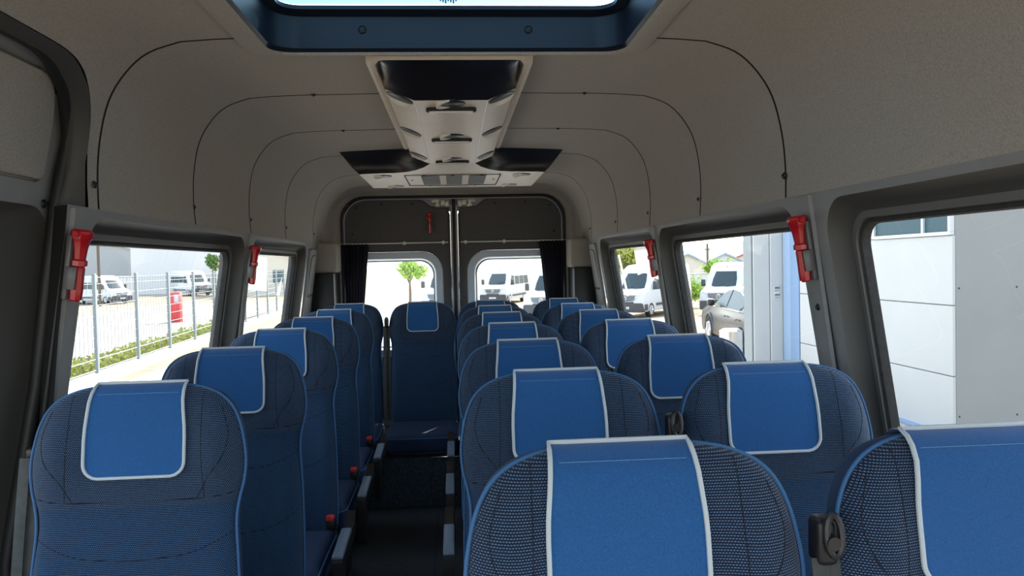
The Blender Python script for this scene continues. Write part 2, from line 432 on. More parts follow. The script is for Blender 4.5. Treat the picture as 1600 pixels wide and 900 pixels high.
# ---- left sliding door
d3 = tag(empty('door_3'), kind='structure')
OFF = .075
bm = nb(); zs = [FZ + (.50 - FZ) * k / 30 for k in range(31)]
rimw = rrect(.55, 1.985, -.70, .165, .10, 8)
outw = rect_for(rimw, .30, 2.025, FZ, .20)
loft(bm, [[(-(X(p[1]) + OFF), *p) for p in outw], [(-(X((a[1] + b[1]) / 2) + OFF), (a[0] + b[0]) / 2, (a[1] + b[1]) / 2) for a, b in zip(outw, rimw)], [(-(X(p[1]) + OFF), *p) for p in rimw]])
gw = rrect(.66, 1.66, -.62, .09, .07, 8)
loft(bm, [[(-(X(p[1]) + OFF), *p) for p in rimw],
          [(-(X(p[1]) + OFF + .012), p[0] * .94 + q[0] * .06, p[1] * .94 + q[1] * .06) for p, q in zip(rimw, gw)],
          [(-(X(p[1]) + OFF + .05), p[0] * .4 + q[0] * .6, p[1] * .4 + q[1] * .6) for p, q in zip(rimw, gw)],
          [(-(X(p[1]) + OFF + .06), *p) for p in gw]], mi=1)
# upper leaf of the door, leaning in with the roof
inset = rrect(.75, 1.925, .220, .462, (.13, .05, .02, .03), 8)
outi = rect_for(inset, .30, 2.025, .20, .53)
def lp(A, B, t): return [(a[0] + (b[0] - a[0]) * t, a[1] + (b[1] - a[1]) * t) for a, b in zip(A, B)]
loft(bm, [[(-(X(p[1]) + OFF), *p) for p in lp(outi, inset, t)] for t in (0, .3, .6, .8, .97)] + [[(-(X(p[1]) + OFF + .01), *p) for p in inset], [(-(X(p[1]) + OFF + .016), p[0] + (1.25 - p[0]) * .03, p[1] + (.35 - p[1]) * .12) for p in inset]])
mesh_obj('door_trim', bm, None, d3, mats=[M_PLASTIC, M_REVEAL])
bm = nb(); ii = rrect(.757, 1.918, .227, .455, (.124, .044, .014, .024), 8)
L = [[(-(X(p[1]) + OFF + .012), *p) for p in ii], [(-(X(p[1]) + OFF - .008), *p) for p in ii]]
cen = [(1.25 + (p[0] - 1.25) * .985, .35 + (p[1] - .35) * .96) for p in ii]
L.append([(-(X(p[1]) + OFF - .012), *p) for p in cen])
for t in (.75, .5, .25): L.append([(-(X(.35 + (p[1] - .35) * t) + OFF - .012), 1.25 + (p[0] - 1.25) * t, .35 + (p[1] - .35) * t) for p in cen])
loft(bm, L, cap1=True); mesh_obj('inset_panel', bm, M_LINING, d3)
pane(d3, gw, -1, OFF + .058)
bm = nb()          # inner dark band around the opening (shade put into colour), then the rubber tube
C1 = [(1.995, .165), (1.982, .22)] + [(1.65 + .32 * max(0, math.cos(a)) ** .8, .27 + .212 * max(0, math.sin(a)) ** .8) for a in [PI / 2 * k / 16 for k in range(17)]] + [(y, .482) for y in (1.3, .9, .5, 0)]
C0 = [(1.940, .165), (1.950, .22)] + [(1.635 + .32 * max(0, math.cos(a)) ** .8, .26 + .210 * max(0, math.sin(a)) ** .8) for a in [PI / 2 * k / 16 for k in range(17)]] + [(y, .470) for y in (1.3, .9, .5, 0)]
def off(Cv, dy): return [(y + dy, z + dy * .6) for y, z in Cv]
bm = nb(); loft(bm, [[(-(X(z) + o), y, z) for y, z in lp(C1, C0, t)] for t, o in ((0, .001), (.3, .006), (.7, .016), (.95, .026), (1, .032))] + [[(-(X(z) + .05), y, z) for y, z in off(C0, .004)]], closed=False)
tb = mesh_obj('shaded_rolled_edge', bm, M_REVEAL, d3)  # rolled lining edge, given a dark colour in place of its shade
bm = nb(); loft(bm, [[(-(X(z) + .012), y, z) for y, z in off(C1, .002)], [(-(X(z) + OFF + .012), y, z) for y, z in off(C1, .04)]], closed=False); mesh_obj('opening_band', bm, M_RUBBER, d3)
C2 = [(1.945, -1.3), (1.950, -.7), (1.955, -.27), (1.955, -.03), (1.962, .165), (1.972, .25)] + [(1.66 + .32 * math.cos(a), .30 + .185 * math.sin(a)) for a in [PI / 2 * k / 12 for k in range(13)]] + [(y, .485) for y in (1.3, .9, .4)]
bm = nb(); tube(bm, [(-(X(z) + .050), y - .008, z) for y, z in C2], .017, 10); mesh_obj('door_seal', bm, M_RUBBER, d3)
bm = nb(); tube(bm, [(-(X(z) + .062), y + .022, z + .012) for y, z in C2], .010, 8); mesh_obj('seal_lip', bm, M_RUBBER, d3)
bm = nb(); loft(bm, [[(-(X(z) + .0), y, z) for y, z in ((1.905, -1.3), (1.905, .165))], [(-(X(z) + .045), y, z) for y, z in ((1.935, -1.3), (1.935, .165))]], closed=False); mesh_obj('pillar_return', bm, M_RUBBER, d3)
for z, y in ((.172, 1.94), (-.03, 1.99), (-.24, 2.0), (.432, 1.885)):
    cap_screw(d3, (-(X(z) + OFF - .002), y, z), (1, 0, 0), .011)
# outer skin above and beside the sliding door
bm = nb(); loft(bm, [[(-1.16, 2.06, -1.5), (-1.10, 2.06, .2)], [(-1.16, 2.0, -1.5), (-(X(.17) + .12), 2.0, .2)]], closed=False)
mesh_obj('door_post', bm, M_EDGE, d3)

# ---- floor
bm = nb(); box(bm, -1.10, 1.10, -.5, 5.6, FZ - .06, FZ); fl = mesh_obj('floor', bm, M_FLOOR, smooth=False); tag(fl, kind='structure')
for x in (-.13, -.05):       # aluminium seat rails in the aisle floor
    bm = nb(); box(bm, x - .004, x + .004, .6, 4.4, FZ, FZ + .003); mesh_obj('floor_rail', bm, M_CARPET, fl, smooth=False)
# carpeted step that carries the rear bench
bm = nb(); box(bm, -.98, .98, 4.52, 5.5, FZ, -1.125, .01); st = mesh_obj('trim_1', bm, M_CARPET); tag(st, kind='structure')
bm = nb(); box(bm, -.17, .06, 4.505, 4.52, -1.128, -1.12, .002); mesh_obj('metal_edge', bm, M_CHROME, st)

# ---- rear wall and doors
YD = 5.62
RZ1 = .498
rw = nb()
P = rrect(-.80, .80, -1.2, RZ1, (.16, .16, .02, .02), 8)
# frame band from the last lining row back to the door opening
arc = [(-X0, z) for X0, z in [(.99, -1.2), (1.0, -.5), (.915, .165)]] + [(-x, z) for x, z in ARC[1:]] + [(x, z) for x, z in [(-.36, .576), (-.22, .578), (0, .58), (.22, .578), (.36, .576)]] + [(x, z) for x, z in ARC[::-1][:-1]] + [(.915, .165), (1.0, -.5), (.99, -1.2)]
def door_arc(hw, zt, r, n):
    """open arch with n points from lower left over the top to lower right"""
    raw = [(-hw, -1.2), (-hw, -.9), (-hw, -.5), (-hw, 0), (-hw, zt - r)]
    raw += [(-hw + r - r * math.cos(a), zt - r + r * math.sin(a)) for a in [PI / 2 * k / 8 for k in range(1, 9)]]
    raw += [(0, zt)] ; raw += [(-x, z) for x, z in raw[::-1][1:]]
    # resample by length
    d = [0]
    for a, b in zip(raw, raw[1:]): d.append(d[-1] + math.dist(a, b))
    out = []
    for k in range(n):
        t = d[-1] * k / (n - 1); i = max(j for j in range(len(d)) if d[j] <= t + 1e-9); i = min(i, len(raw) - 2)
        f = (t - d[i]) / (d[i + 1] - d[i]); out.append((raw[i][0] + (raw[i + 1][0] - raw[i][0]) * f, raw[i][1] + (raw[i + 1][1] - raw[i][1]) * f))
    return out
def resample(raw, n):
    d = [0]
    for a, b in zip(raw, raw[1:]): d.append(d[-1] + math.dist(a, b))
    out = []
    for k in range(n):
        t = d[-1] * k / (n - 1); i = max(j for j in range(len(d)) if d[j] <= t + 1e-9); i = min(i, len(raw) - 2)
        f = (t - d[i]) / (d[i + 1] - d[i]); out.append((raw[i][0] + (raw[i + 1][0] - raw[i][0]) * f, raw[i][1] + (raw[i + 1][1] - raw[i][1]) * f))
    return out
N = 121
A0 = resample(arc, N); A1 = door_arc(.86, .53, .2, N); A2 = door_arc(.80, .50, .16, N)
loft(rw, [[(x, YB, z) for x, z in A0], [(x, YB + .07, z) for x, z in lp(A0, A1, .45)], [(x, YB + .13, z) for x, z in lp(A0, A1, .9)], [(x, YD - .06, z) for x, z in A1], [(x, YD - .03, z) for x, z in A2], [(x, YD + .06, z) for x, z in A2]], closed=False)
wre = mesh_obj('wall_rear', rw, M_LINING); tag(wre, kind='structure')
bm = nb()        # body skin behind the frame, closes the gap around the doors
B0 = door_arc(.79, .51, .16, N); B1 = resample([(-1.14, -1.5), (-1.12, 0), (-1.03, .3), (-.93, .52), (-.80, .64), (-.55, .665), (0, .668), (.55, .665), (.80, .64), (.93, .52), (1.03, .3), (1.12, 0), (1.14, -1.5)], N)
loft(bm, [[(x, YD + .10, z) for x, z in B0], [(x, YD + .13, z) for x, z in B1]], closed=False); mesh_obj('rear_body_skin', bm, M_EDGE, wre)
bm = nb(); tube(bm, [(x, YD - .045, z) for x, z in A2], .010, 8); mesh_obj('frame_seal', bm, M_RUBBER, wre)
bm = nb(); tube(bm, [(x * .985, YD - .02, z * 1.0 - .012) for x, z in A2 if z > .1], .005, 6); mesh_obj('bright_lip', bm, M_EDGE, wre)

def rear_door(s, name):
    d = tag(empty(name), kind='structure')
    # shape in (x, z), x measured from the seam outwards
    xa, xb = .028, .795
    out = [(xb, -1.2), (xb, RZ1 - .15)] + [(xb - .15 + .15 * math.cos(a), RZ1 - .15 + .15 * math.sin(a)) for a in [PI / 2 * k / 8 for k in range(1, 9)]]
    out += [(.255, RZ1), (.235, RZ1 - .01), (.16, RZ1 - .065), (.14, RZ1 - .072), (xa + .02, RZ1 - .072), (xa, RZ1 - .09), (xa, -1.2)]
    n = 80; O = resample(out + [out[0]], n + 1)[:-1]
    win = rrect(.088, .775, -.65, .108, (.03, .15, .12, .03), 10)
    win = resample(win + [win[0]], 400)
    def ray_match(O, Wn):      # for every outline point the ring point in the same direction
        cx, cz = .44, -.25; res = []
        for p in O:
            a = math.atan2(p[1] - cz, p[0] - cx); res.append(min(Wn, key=lambda q: abs((math.atan2(q[1] - cz, q[0] - cx) - a + PI) % (2 * PI) - PI)))
        return res
    Wm = ray_match(O, win)
    def scale(Pt, k): return [(.44 + (p[0] - .44) * k, -.25 + (p[1] + .25) * k) for p in Pt]
    bm = nb()
    loft(bm, [[(s * x, YD + .05, z) for x, z in O], [(s * x, YD + .004, z) for x, z in O]] + [[(s * x, YD, z) for x, z in lp(O, Wm, t)] for t in (.03, .5, 1)])
    mesh_obj('door_panel', bm, M_DOOR, d)
    ring = [(.118 + .0, 0)]
    W2 = rrect(.150, .745, -.59, .046, (.02, .105, .08, .02), 10); W2 = resample(W2 + [W2[0]], 400)[:-1]; W1 = win[:-1] if len(win) == 400 else win
    W1 = resample(win, 400)[:-1]
    bm = nb()
    loft(bm, [[(s * x, YD + .001, z) for x, z in W1], [(s * x, YD - .012, z) for x, z in lp(W1, W2, .12)], [(s * x, YD - .010, z) for x, z in lp(W1, W2, .8)], [(s * x, YD + .02, z) for x, z in W2], [(s * x, YD + .06, z) for x, z in W2]])
    mesh_obj('window_ring', bm, M_DOORRING, d)
    W3 = [(.4475 + (x - .4475) * .965, -.27 + (z + .27) * .97) for x, z in W2]
    bm = nb(); loft(bm, [[(s * x, YD + .055, z) for x, z in W2], [(s * x, YD + .045, z) for x, z in lp(W2, W3, .5)], [(s * x, YD + .06, z) for x, z in W3]]); mesh_obj('rubber_seal', bm, M_RUBBER, d)
    bm = nb(); bm.faces.new([bm.verts.new((s * x, YD + .058, z)) for x, z in W2[::4]]); mesh_obj('glass', bm, M_GLASS, d, smooth=False)
    # raised upper panel
    bm = nb(); up = [(x, z) for x, z in out[1:-1]]
    U = [(xb - .012, .175), (xb - .012, RZ1 - .16)] + [(xb - .165 + .15 * math.cos(a), RZ1 - .165 + .15 * math.sin(a)) for a in [PI / 2 * k / 8 for k in range(1, 9)]] + [(.26, RZ1 - .015), (.165, RZ1 - .08), (xa + .03, RZ1 - .086), (xa + .016, RZ1 - .10), (xa + .016, .175)]
    loft(bm, [[(s * x, YD + .0, z) for x, z in U], [(s * x, YD - .014, z) for x, z in U]], cap1=True); mesh_obj('upper_panel', bm, M_DOOR, d, smooth=False)
    for (x, z) in ((.70, .43), (.52, .455), (.3, .45), (.73, .24)): cap_screw(d, (s * x, YD - .014, z), (0, -1, 0), .008)
    # painted edge by the seam, latch plate in the cut-out
    bm = nb(); box(bm, *sorted((s * .012, s * .027)), YD - .03, YD + .05, -1.2, RZ1 - .06, .004); mesh_obj('painted_edge', bm, M_EDGE, d)
    bm = nb(); box(bm, *sorted((s * .0, s * .012)), YD - .02, YD + .05, -1.2, RZ1 - .0, .003); mesh_obj('seam_rubber', bm, M_RUBBER, d)
    bm = nb(); box(bm, *sorted((s * .012, s * .25)), YD + .03, YD + .05, RZ1 - .10, RZ1, .003); mesh_obj('inner_sheet', bm, M_EDGE, d)
    bm = nb()
    for k, (x0, x1, za, zb) in enumerate(((.03, .062, .43, .475), (.062, .095, .44, .48), (.10, .135, .43, .455), (.10, .16, .462, .485), (.028, .2, .482, .49))): box(bm, *sorted((s * x0, s * x1)), YD - .0, YD + .03, za, zb, .004)
    for x in (.046, .118): cyl(bm, (s * x, YD - .012, .458), (0, 1, 0), .009, .009, .02, 12)
    mesh_obj('latch_plate', bm, M_METAL, d)
    return d
rear_door(-1, 'door_1'); rear_door(1, 'door_2')

# ---- roof hatch
wh = tag(empty('window_6'), kind='structure')
bm = nb()
o1 = rrect(-.525, .525, 1.12, 2.078, .05, 8); i1 = rrect(-.462, .462, 1.18, 2.045, .055, 8)
o0 = rrect(-.525, .525, 1.12, 2.078, .05, 8)
loft(bm, [[(x, y, .585) for x, y in o0], [(x, y, .566) for x, y in o1], [(x, y, .558) for x, y in lp(o1, i1, .3)], [(x, y, .556) for x, y in lp(o1, i1, .85)], [(x, y, .562) for x, y in i1]])
mesh_obj('hatch_flange', bm, M_LINING, wh)
bm = nb(); i2 = rrect(-.455, .455, 1.19, 2.036, .07, 8); i3 = rrect(-.452, .452, 1.192, 2.035, .08, 8)
g3 = rrect(-.425, .425, 1.22, 2.005, .05, 8)
loft(bm, [[(x, y, .562) for x, y in i1], [(x, y, .57) for x, y in i2], [(x, y, .650) for x, y in i3], [(x, y, .660) for x, y in g3], [(x, y, .670) for x, y in g3]])
mesh_obj('hatch_tub', bm, M_NAVYTUB, wh)
bm = nb(); loft(bm, [[(x, y, .670) for x, y in g3], [(x, y, .669) for x, y in rect_for(g3, -.49, .49, 1.17, 2.05)]]); mesh_obj('hatch_collar', bm, M_BLACK, wh)
bm = nb(); bm.faces.new([bm.verts.new((x, y, .674)) for x, y in rrect(-.43, .43, 1.215, 2.01, .05, 8)]); mesh_obj('glass', bm, M_SKYGLASS, wh, smooth=False)
for x in (-.225, .208): cap_screw(wh, (x, 2.035, .617), (0, -1, 0), .011)
# faint maker's mark moulded into the glass edge
bm = nb()
for k in range(7): box(bm, -.022 + k * .0065, -.018 + k * .0065, 1.962, 1.974 + .008 * (k % 3), .670, .673)
mesh_obj('glass_mark', bm, mat('mark grey', (.25, .35, .45), .5), wh, smooth=False)

# ================================================================ SEATS
OUTL = [(0, 0), (.05, .001), (.095, .003), (.132, .010), (.164, .024), (.187, .046), (.203, .078), (.213, .118), (.218, .16), (.215, .20), (.207, .235), (.202, .265), (.201, .30), (.205, .36), (.21, .45), (.214, .6), (.214, .74), (.20, .775)]
OUTC = catmull(OUTL, 4)
SEATZ = 1.178            # top of the backrest above the floor
LEAN = math.tan(math.radians(9))
def HW(v):
    for (a, b), (c, d) in zip(OUTC, OUTC[1:]):
        if b <= v <= d: return a + (c - a) * ((v - b) / (d - b) if d > b else 1)
    return .20
def bulge(u, v):
    a = abs(u)
    b = .020 * math.exp(-((a - .165) / .045) ** 2 - ((v - .13) / .075) ** 2)
    b += .016 * math.exp(-((a - .185) / .04) ** 2) * (1 / (1 + math.exp(-(v - .36) / .03)))
    b += .012 * math.exp(-(u / .13) ** 2 - ((v - .62) / .14) ** 2) - .008 * math.exp(-((v - .27) / .05) ** 2)
    return b
def halfT(v):
    T = .040 + .010 * min(1, max(0, (v - .2) / .3)); r = .045
    if v < r: T *= math.sqrt(max(0, 1 - ((r - v) / r) ** 2)) 
    if v > .745: T *= math.sqrt(max(.02, 1 - ((v - .745) / .032) ** 2))
    return T
def g(t): t = min(1, abs(t)); return (1 - t ** 5) ** (1 / 3.2) if t < 1 else 0
def surf(u, v, side=-1, off=0):
    """point on the backrest; side -1 faces the camera"""
    hw = max(HW(v), 1e-4); h = halfT(v) * g(u / hw)
    y = side * (h + off) + (-(bulge(u, v) * g(u / hw)) if side < 0 else 0)
    return (u, y - LEAN * v, SEATZ - v)
def make_backrest(name, parent):
    bm = nb(); L = []; NF = 33
    for (hw, v) in OUTC:
        hwv = max(hw, .002); loop = []
        ks = [math.sin((k / (NF - 1) - .5) * PI) for k in range(NF)]
        for t in ks: loop.append((hwv * t, ) + surf(HW(v) * t if hw > .002 else .002 * t, v, -1)[1:])
        for t in ks[::-1][1:-1]: loop.append((hwv * t, ) + surf(HW(v) * t, v, 1)[1:])
        L.append((loop, v))
    R = [[bm.verts.new(p) for p in lp_] for lp_, v in L]
    n = len(R[0])
    for (A, B, (l0, v0), (l1, v1)) in zip(R, R[1:], L, L[1:]):
        for k in range(n):
            try: f = bm.faces.new((A[k], A[(k + 1) % n], B[(k + 1) % n], B[k]))
            except ValueError: continue
            front = 1 <= k < NF - 2
            f.material_index = (0 if (v0 + v1) / 2 < .24 else 1) if front else 2
    bm.faces.new(R[-1])
    bmesh.ops.remove_doubles(bm, verts=bm.verts[:], dist=5e-5)
    # stitched seams
    def seam(pts, r=.0009):
        c = catmull(pts, 6); b2 = nb(); tube(b2, [surf(u, v, -1, -.0002) for u, v in c], r, 5)
        for f in b2.faces: f.material_index = 3
        merge(bm, b2)
    for s in (-1, 1):
        seam([(s * .133, .016), (s * .134, .08), (s * .136, .15), (s * .14, .228)])
        seam([(s * .172, .045), (s * .188, .10), (s * .178, .145), (s * .150, .185), (s * .125, .23)])
        seam([(s * .202, .30), (s * .12, .335), (s * .04, .345), (0, .346)])
        seam([(s * .208, .46), (s * .12, .51), (0, .525)])
    seam([(-.205, .222), (-.14, .230), (0, .233), (.14, .230), (.205, .222)])
    return mesh_obj(name, bm, None, parent, mats=[M_WEAVE, M_WEAVESHEEN, M_SIDE, M_SEAM])
def cover_point(u, s, off):
    """s > 0: down the front, s < 0: down the back"""
    v = abs(s); hw = HW(v)
    if v < .045:
        x, y, z = surf(u, v, -1 if s >= 0 else 1); c = Vector((u, -LEAN * .03, SEATZ - .045)); d = Vector((0, y + LEAN * .03, z - c.z)); 
        y = (-1 if s >= 0 else 1) * halfT(v) - (bulge(u, v) if s >= 0 else 0) - LEAN * v; d = Vector((0, y + LEAN * .03 + (bulge(u, v) if s >= 0 else 0), z - c.z)); p = Vector((x, y, z)); p += d.normalized() * off if d.length > 1e-6 else Vector((0, 0, off)); return p
    return Vector(surf(u, v, -1 if s >= 0 else 1, off))
def make_cover(parent):
    bm = nb(); NU = 17; r = .030; V1 = .182
    def smax(t):
        a = abs(t) * .101
        return V1 if a < .101 - r else V1 - r + math.sqrt(max(0, r * r - (a - (.101 - r)) ** 2))
    S = [-.10, -.07, -.045, -.03, -.018, -.009, -.003, .0005, .004, .010, .018, .03, .045]
    L = []
    ts = [-1, -.97, -.92] + [-.85 + 1.7 * k / 12 for k in range(13)] + [.92, .97, 1]
    def U(t, s): return t * (.092 + .009 * min(1, max(0, s) / .09))
    for s in S: L.append([cover_point(U(t, s), s, .0045) for t in ts])
    for k in range(1, 15): 
        L.append([cover_point(U(t, .045 + (smax(t) - .045) * k / 14), .045 + (smax(t) - .045) * k / 14, .0045) for t in ts])
    loft(bm, L, closed=False)
    c = mesh_obj('headrest_cover', bm, M_BLUE, parent)
    loop = [cover_point(U(-1, s), s, .006) for s in (.0005, .006, .015, .03, .05, .08, .105, .13, .15)] + \
           [cover_point(U(t, smax(t)), smax(t), .006) for t in [-.995, -.98, -.95, -.9, -.82, -.72, -.5, -.25, 0, .25, .5, .72, .82, .9, .95, .98, .995]] + \
           [cover_point(U(1, s), s, .006) for s in (.15, .13, .105, .08, .05, .03, .015, .006, .0005)] + \
           [cover_point(U(t, 0), .0005, .006) for t in (.7, .35, 0, -.35, -.7)]
    bm = nb(); tube(bm, loop, .0034, 7, closed=True)
    mesh_obj('pale_piping', bm, M_PIPE, c)
    bm = nb(); tube(bm, [cover_point(U(t, .02), .017, .0048) for t in [k / 8 - 1 for k in range(1, 16)]], .0005, 5); mesh_obj('hem_stitch', bm, M_STITCH, c)
    return c
def make_seat(arm=0, guide=0, legs=True):
    """arm / guide: -1 or 1 = side of the seat that carries it"""
    root = empty('passenger_seat'); base = 0 if legs else .295
    make_backrest('backrest', root)
    bm = nb(); pts = [(s_ * (hw + .001), -halfT(v) * .45 - LEAN * v, SEATZ - v) for s_ in (-1,) for hw, v in OUTC[::-1][4:]] + [((hw + .001), -halfT(v) * .45 - LEAN * v, SEATZ - v) for hw, v in OUTC[1:-4]]
    tube(bm, pts, .0030, 7); mesh_obj('piping', bm, M_SEATPIPE, root)
    make_cover(root)
    y0 = -LEAN * .75
    bm = nb(); box(bm, -.215, .215, y0 - .47, y0 + .02, .315, .425, .035, 4)
    for v in bm.verts: v.co.z += .012 * math.cos(v.co.x / .215 * PI / 2) * (1 if v.co.z > .36 else 0)
    mesh_obj('cushion', bm, M_SIDE, root)
    bm = nb(); tube(bm, [(-.213, y0 - .05, .405), (-.213, y0 - .44, .405), (-.195, y0 - .468, .405), (.195, y0 - .468, .405), (.213, y0 - .44, .405), (.213, y0 - .05, .405)], .0035, 6); mesh_obj('cushion_piping', bm, M_SEATPIPE, root)
    bm = nb(); box(bm, -.205, .205, y0 - .42, y0 + .06, .296, .318, .004); mesh_obj('seat_frame', bm, M_BLACK, root)
    if legs:
        for s in (-1, 1):
            bm = nb(); box(bm, s * .15 - .018, s * .15 + .018, y0 - .38, y0 + .02, 0, .30, .006)
            for v in bm.verts:
                if v.co.z < .15: v.co.y = y0 - .18 + (v.co.y - y0 + .18) * .75
            mesh_obj('leg', bm, M_BLACK, root)
    if arm:
        bm = nb(); x = arm * .268
        prof = [(-.50, .445), (-.515, .43), (-.515, .26), (-.50, .235), (-.47, .235), (-.455, .27), (-.44, .37), (-.41, .40), (-.20, .40), (-.14, .43), (-.14, .49), (-.20, .452)]
        L = [[(x + dx, y * 1.0, z) for y, z in prof] for dx in (-.017, .017)]
        R = loft(bm, L, cap0=True, cap1=True)
        es = [e for e in bm.edges if e.is_manifold and abs(e.calc_face_angle(0)) > .8]; bmesh.ops.bevel(bm, geom=es, offset=.005, segments=2, profile=.5, affect='EDGES')
        a = mesh_obj('armrest', bm, M_BLACK, root)
        bm = nb(); box(bm, x - .019, x + .019, -.505, -.27, .446, .462, .006, 3)
        for v in bm.verts: v.co.z += .008 * (v.co.y + .505) / .3 - (.012 if v.co.y < -.49 else 0)
        mesh_obj('armrest_cap', bm, M_ARM, a)
        bm = nb(); box(bm, *sorted((arm * .175, arm * .21)), -.175, -.15, .43, .47, .005)
        b = mesh_obj('buckle', bm, M_BLACK, root)
        bm = nb(); box(bm, *sorted((arm * .178, arm * .207)), -.178, -.155, .464, .484, .004); mesh_obj('release_button', bm, M_BUCKLE, b)
    if guide:
        gx = guide * (.236 if not arm else .233); gz = SEATZ - .115
        bm = nb(); box(bm, gx - .014, gx + .014, -.065 + (.05 if arm else 0), -.03 + (.04 if arm else 0), gz - .04, gz + (-.012 if arm else .02), .008, 3)
        k = mesh_obj('belt_guide', bm, M_BLACK, root)
        if not arm:
          bm = nb(); tube(bm, [(gx + .010 * math.cos(a) + guide * -.003, -.072 + .004 * math.sin(a), gz + .003 + .025 * math.sin(a)) for a in [2 * PI * i / 16 for i in range(16)]], .005, 8, closed=True); mesh_obj('guide_loop', bm, M_BLACK, k)
          bm = nb(); cyl(bm, (gx, -.08, gz - .005), (0, 1, 0), .009, .009, .02, 14); mesh_obj('guide_knob', bm, M_BLACK, k)
        for j, (dx, dy) in enumerate(((-.009, -.055), (.011, -.045)) if not arm else ((-.008, -.02), (.006, -.008))):
            bm = nb(); n = 14
            L = []
            for i in range(n + 1):
                v = i / n; z = gz - .03 - v * .60; yy = dy - LEAN * (SEATZ - z) + LEAN * .13 - .012 * math.sin(v * PI)
                xx = gx + dx * (1 + .3 * v)
                L.append([(xx - .011, yy, z), (xx, yy - .002, z), (xx + .011, yy, z), (xx + .011, yy + .002, z), (xx - .011, yy + .002, z)])
            loft(bm, L, cap0=True, cap1=True); mesh_obj('belt', bm, M_BELT, root)
    return root
SEATY = [1.00, 1.69, 2.385, 3.085, 3.78, 4.43, 5.10]
sa = make_seat(arm=-1); sw = make_seat(guide=-1); sl_ = make_seat(arm=1, guide=-1); sr = make_seat(guide=-1, legs=False); sr2 = make_seat(legs=False)
ordn = ['', 'second', 'third', 'fourth', 'fifth', 'sixth']
FLOORX = FZ + .002
def put(o, x, y, label, group, z=FLOORX):
    o.location = (x, y, z); tag(o, label, 'seat', group); return o
used = set()
def seat_of(proto, *a, **k):
    o = proto if proto.name not in used else copy_tree(proto); used.add(proto.name); return put(o, *a, **k)
GA, GW, GL, GR = 'seats of the right pair beside the aisle', 'seats along the right-hand windows', 'single seats along the left-hand windows', 'bench seats in front of the rear doors'
def shift_cover(o, dx):
    for c in bpy.data.objects:
        if c.parent == o and c.name.startswith('headrest_cover'): c.location.x = dx
aisle_l = ['large blue-covered seat at bottom centre, closest of the aisle seats right of the aisle',
           'aisle seat of the right pair directly behind the large front centre seat',
           'third aisle seat from the front in the pairs right of the aisle',
           'fourth aisle seat from the front in the pairs right of the aisle',
           'fifth aisle seat from the front in the pairs right of the aisle',
           'aisle seat of the right pair in the last row before the rear bench']
win_l = ['seat cut off by the bottom right corner, blue cover under the nearest right window',
         'window seat of the right pair below the frontmost red hammer on the right',
         'third window seat from the front on the right, below the parked black car',
         'fourth window seat from the front on the right, below the second right window',
         'fifth window seat from the front on the right, in line with the third window',
         'window seat on the right in the last row before the rear bench']
left_l = ['front single seat at bottom left with whole pale-edged blue cover in view',
          'second single seat from the front on the left, below the long window',
          'third single seat from the front on the left, its cover partly hidden',
          'fourth single seat from the front on the left, below the second red hammer',
          'rearmost of the single seats on the left, just before the bench']
for i, l in enumerate(aisle_l): shift_cover(seat_of(sa, .222, SEATY[i], l, GA), (-.014, -.006, -.004, 0, 0, 0)[i])
for i, l in enumerate(win_l): shift_cover(seat_of(sw, .702, SEATY[i], l, GW), (-.014, -.014, -.010, -.006, 0, 0)[i])
for i, l in enumerate(left_l): seat_of(sl_, (-.672, -.678, -.688, -.69, -.69)[i], SEATY[i + 1] + .01, l, GL)
RZ = -1.42 + .002
for x, p, l in ((-.220, sr, 'dark blue bench seat at the end of the aisle, facing it fully'),
                (-.695, sr2, 'rear bench seat in the left corner beside the left curtain'),
                (.226, sr2, 'rear bench seat just right of the seam between the rear doors'),
                (.715, sr, 'rear bench seat in the right corner below the right curtain')):
    seat_of(p, x, 5.10, l, GR, z=RZ)

# ================================================================ OVERHEAD CONSOLE AND AIR CONDITIONER
con = tag(empty('overhead_console', (0, 2.1, .57)), 'beige overhead vent console running along the ceiling behind the roof hatch', 'console')
def part(name, bm, m, parent, origin, smooth=True, mats=None):
    o = mesh_obj(name, bm, m, parent, smooth, mats)
    o.data.transform(Matrix.Translation(-Vector(origin))); return o
OC = (0, 2.1, .57)
bm = nb()
def csec(y, w1=.192, z1=.522, w2=.108, z2=.488): return [(-.205, y, .574), (-w1 - .004, y, .545), (-w1, y, z1), (-w2, y, z2), (w2, y, z2), (w1, y, z1), (w1 + .004, y, .545), (.205, y, .574)]
loft(bm, [csec(2.29), csec(3.0), csec(3.695)], closed=False); part('console_body', bm, M_CONSOLE, con, OC)
bm = nb()       # dark scoop in front
top = [(-.200, 2.13, .572), (-.175, 2.115, .572), (-.12, 2.11, .572), (-.04, 2.108, .572), (.04, 2.108, .572), (.12, 2.11, .572), (.175, 2.115, .572), (.200, 2.13, .572)]
bot = [(-.200, 2.26, .566), (-.196, 2.27, .545), (-.192, 2.288, .522), (-.108, 2.29, .488), (.108, 2.29, .488), (.192, 2.288, .522), (.196, 2.27, .545), (.200, 2.26, .566)]
L = []
for k in range(9):
    t = k / 8; L.append([((a[0] + (b[0] - a[0]) * t), a[1] + (b[1] - a[1]) * (t ** .8), a[2] + (b[2] - a[2]) * t + .008 * math.sin(t * PI)) for a, b in zip(top, bot)])
loft(bm, L, closed=False); part('front_scoop', bm, M_CONSOLED, con, OC)
bm = nb()       # pale frame lying against the lining
fr0 = [(-.208, 3.695), (-.208, 2.17), (-.195, 2.125), (-.165, 2.108), (.165, 2.108), (.195, 2.125), (.208, 2.17), (.208, 3.695)]
fr1 = [(-.228, 3.695), (-.230, 2.15), (-.226, 2.105), (-.20, 2.092), (.20, 2.092), (.226, 2.105), (.230, 2.15), (.228, 3.695)]
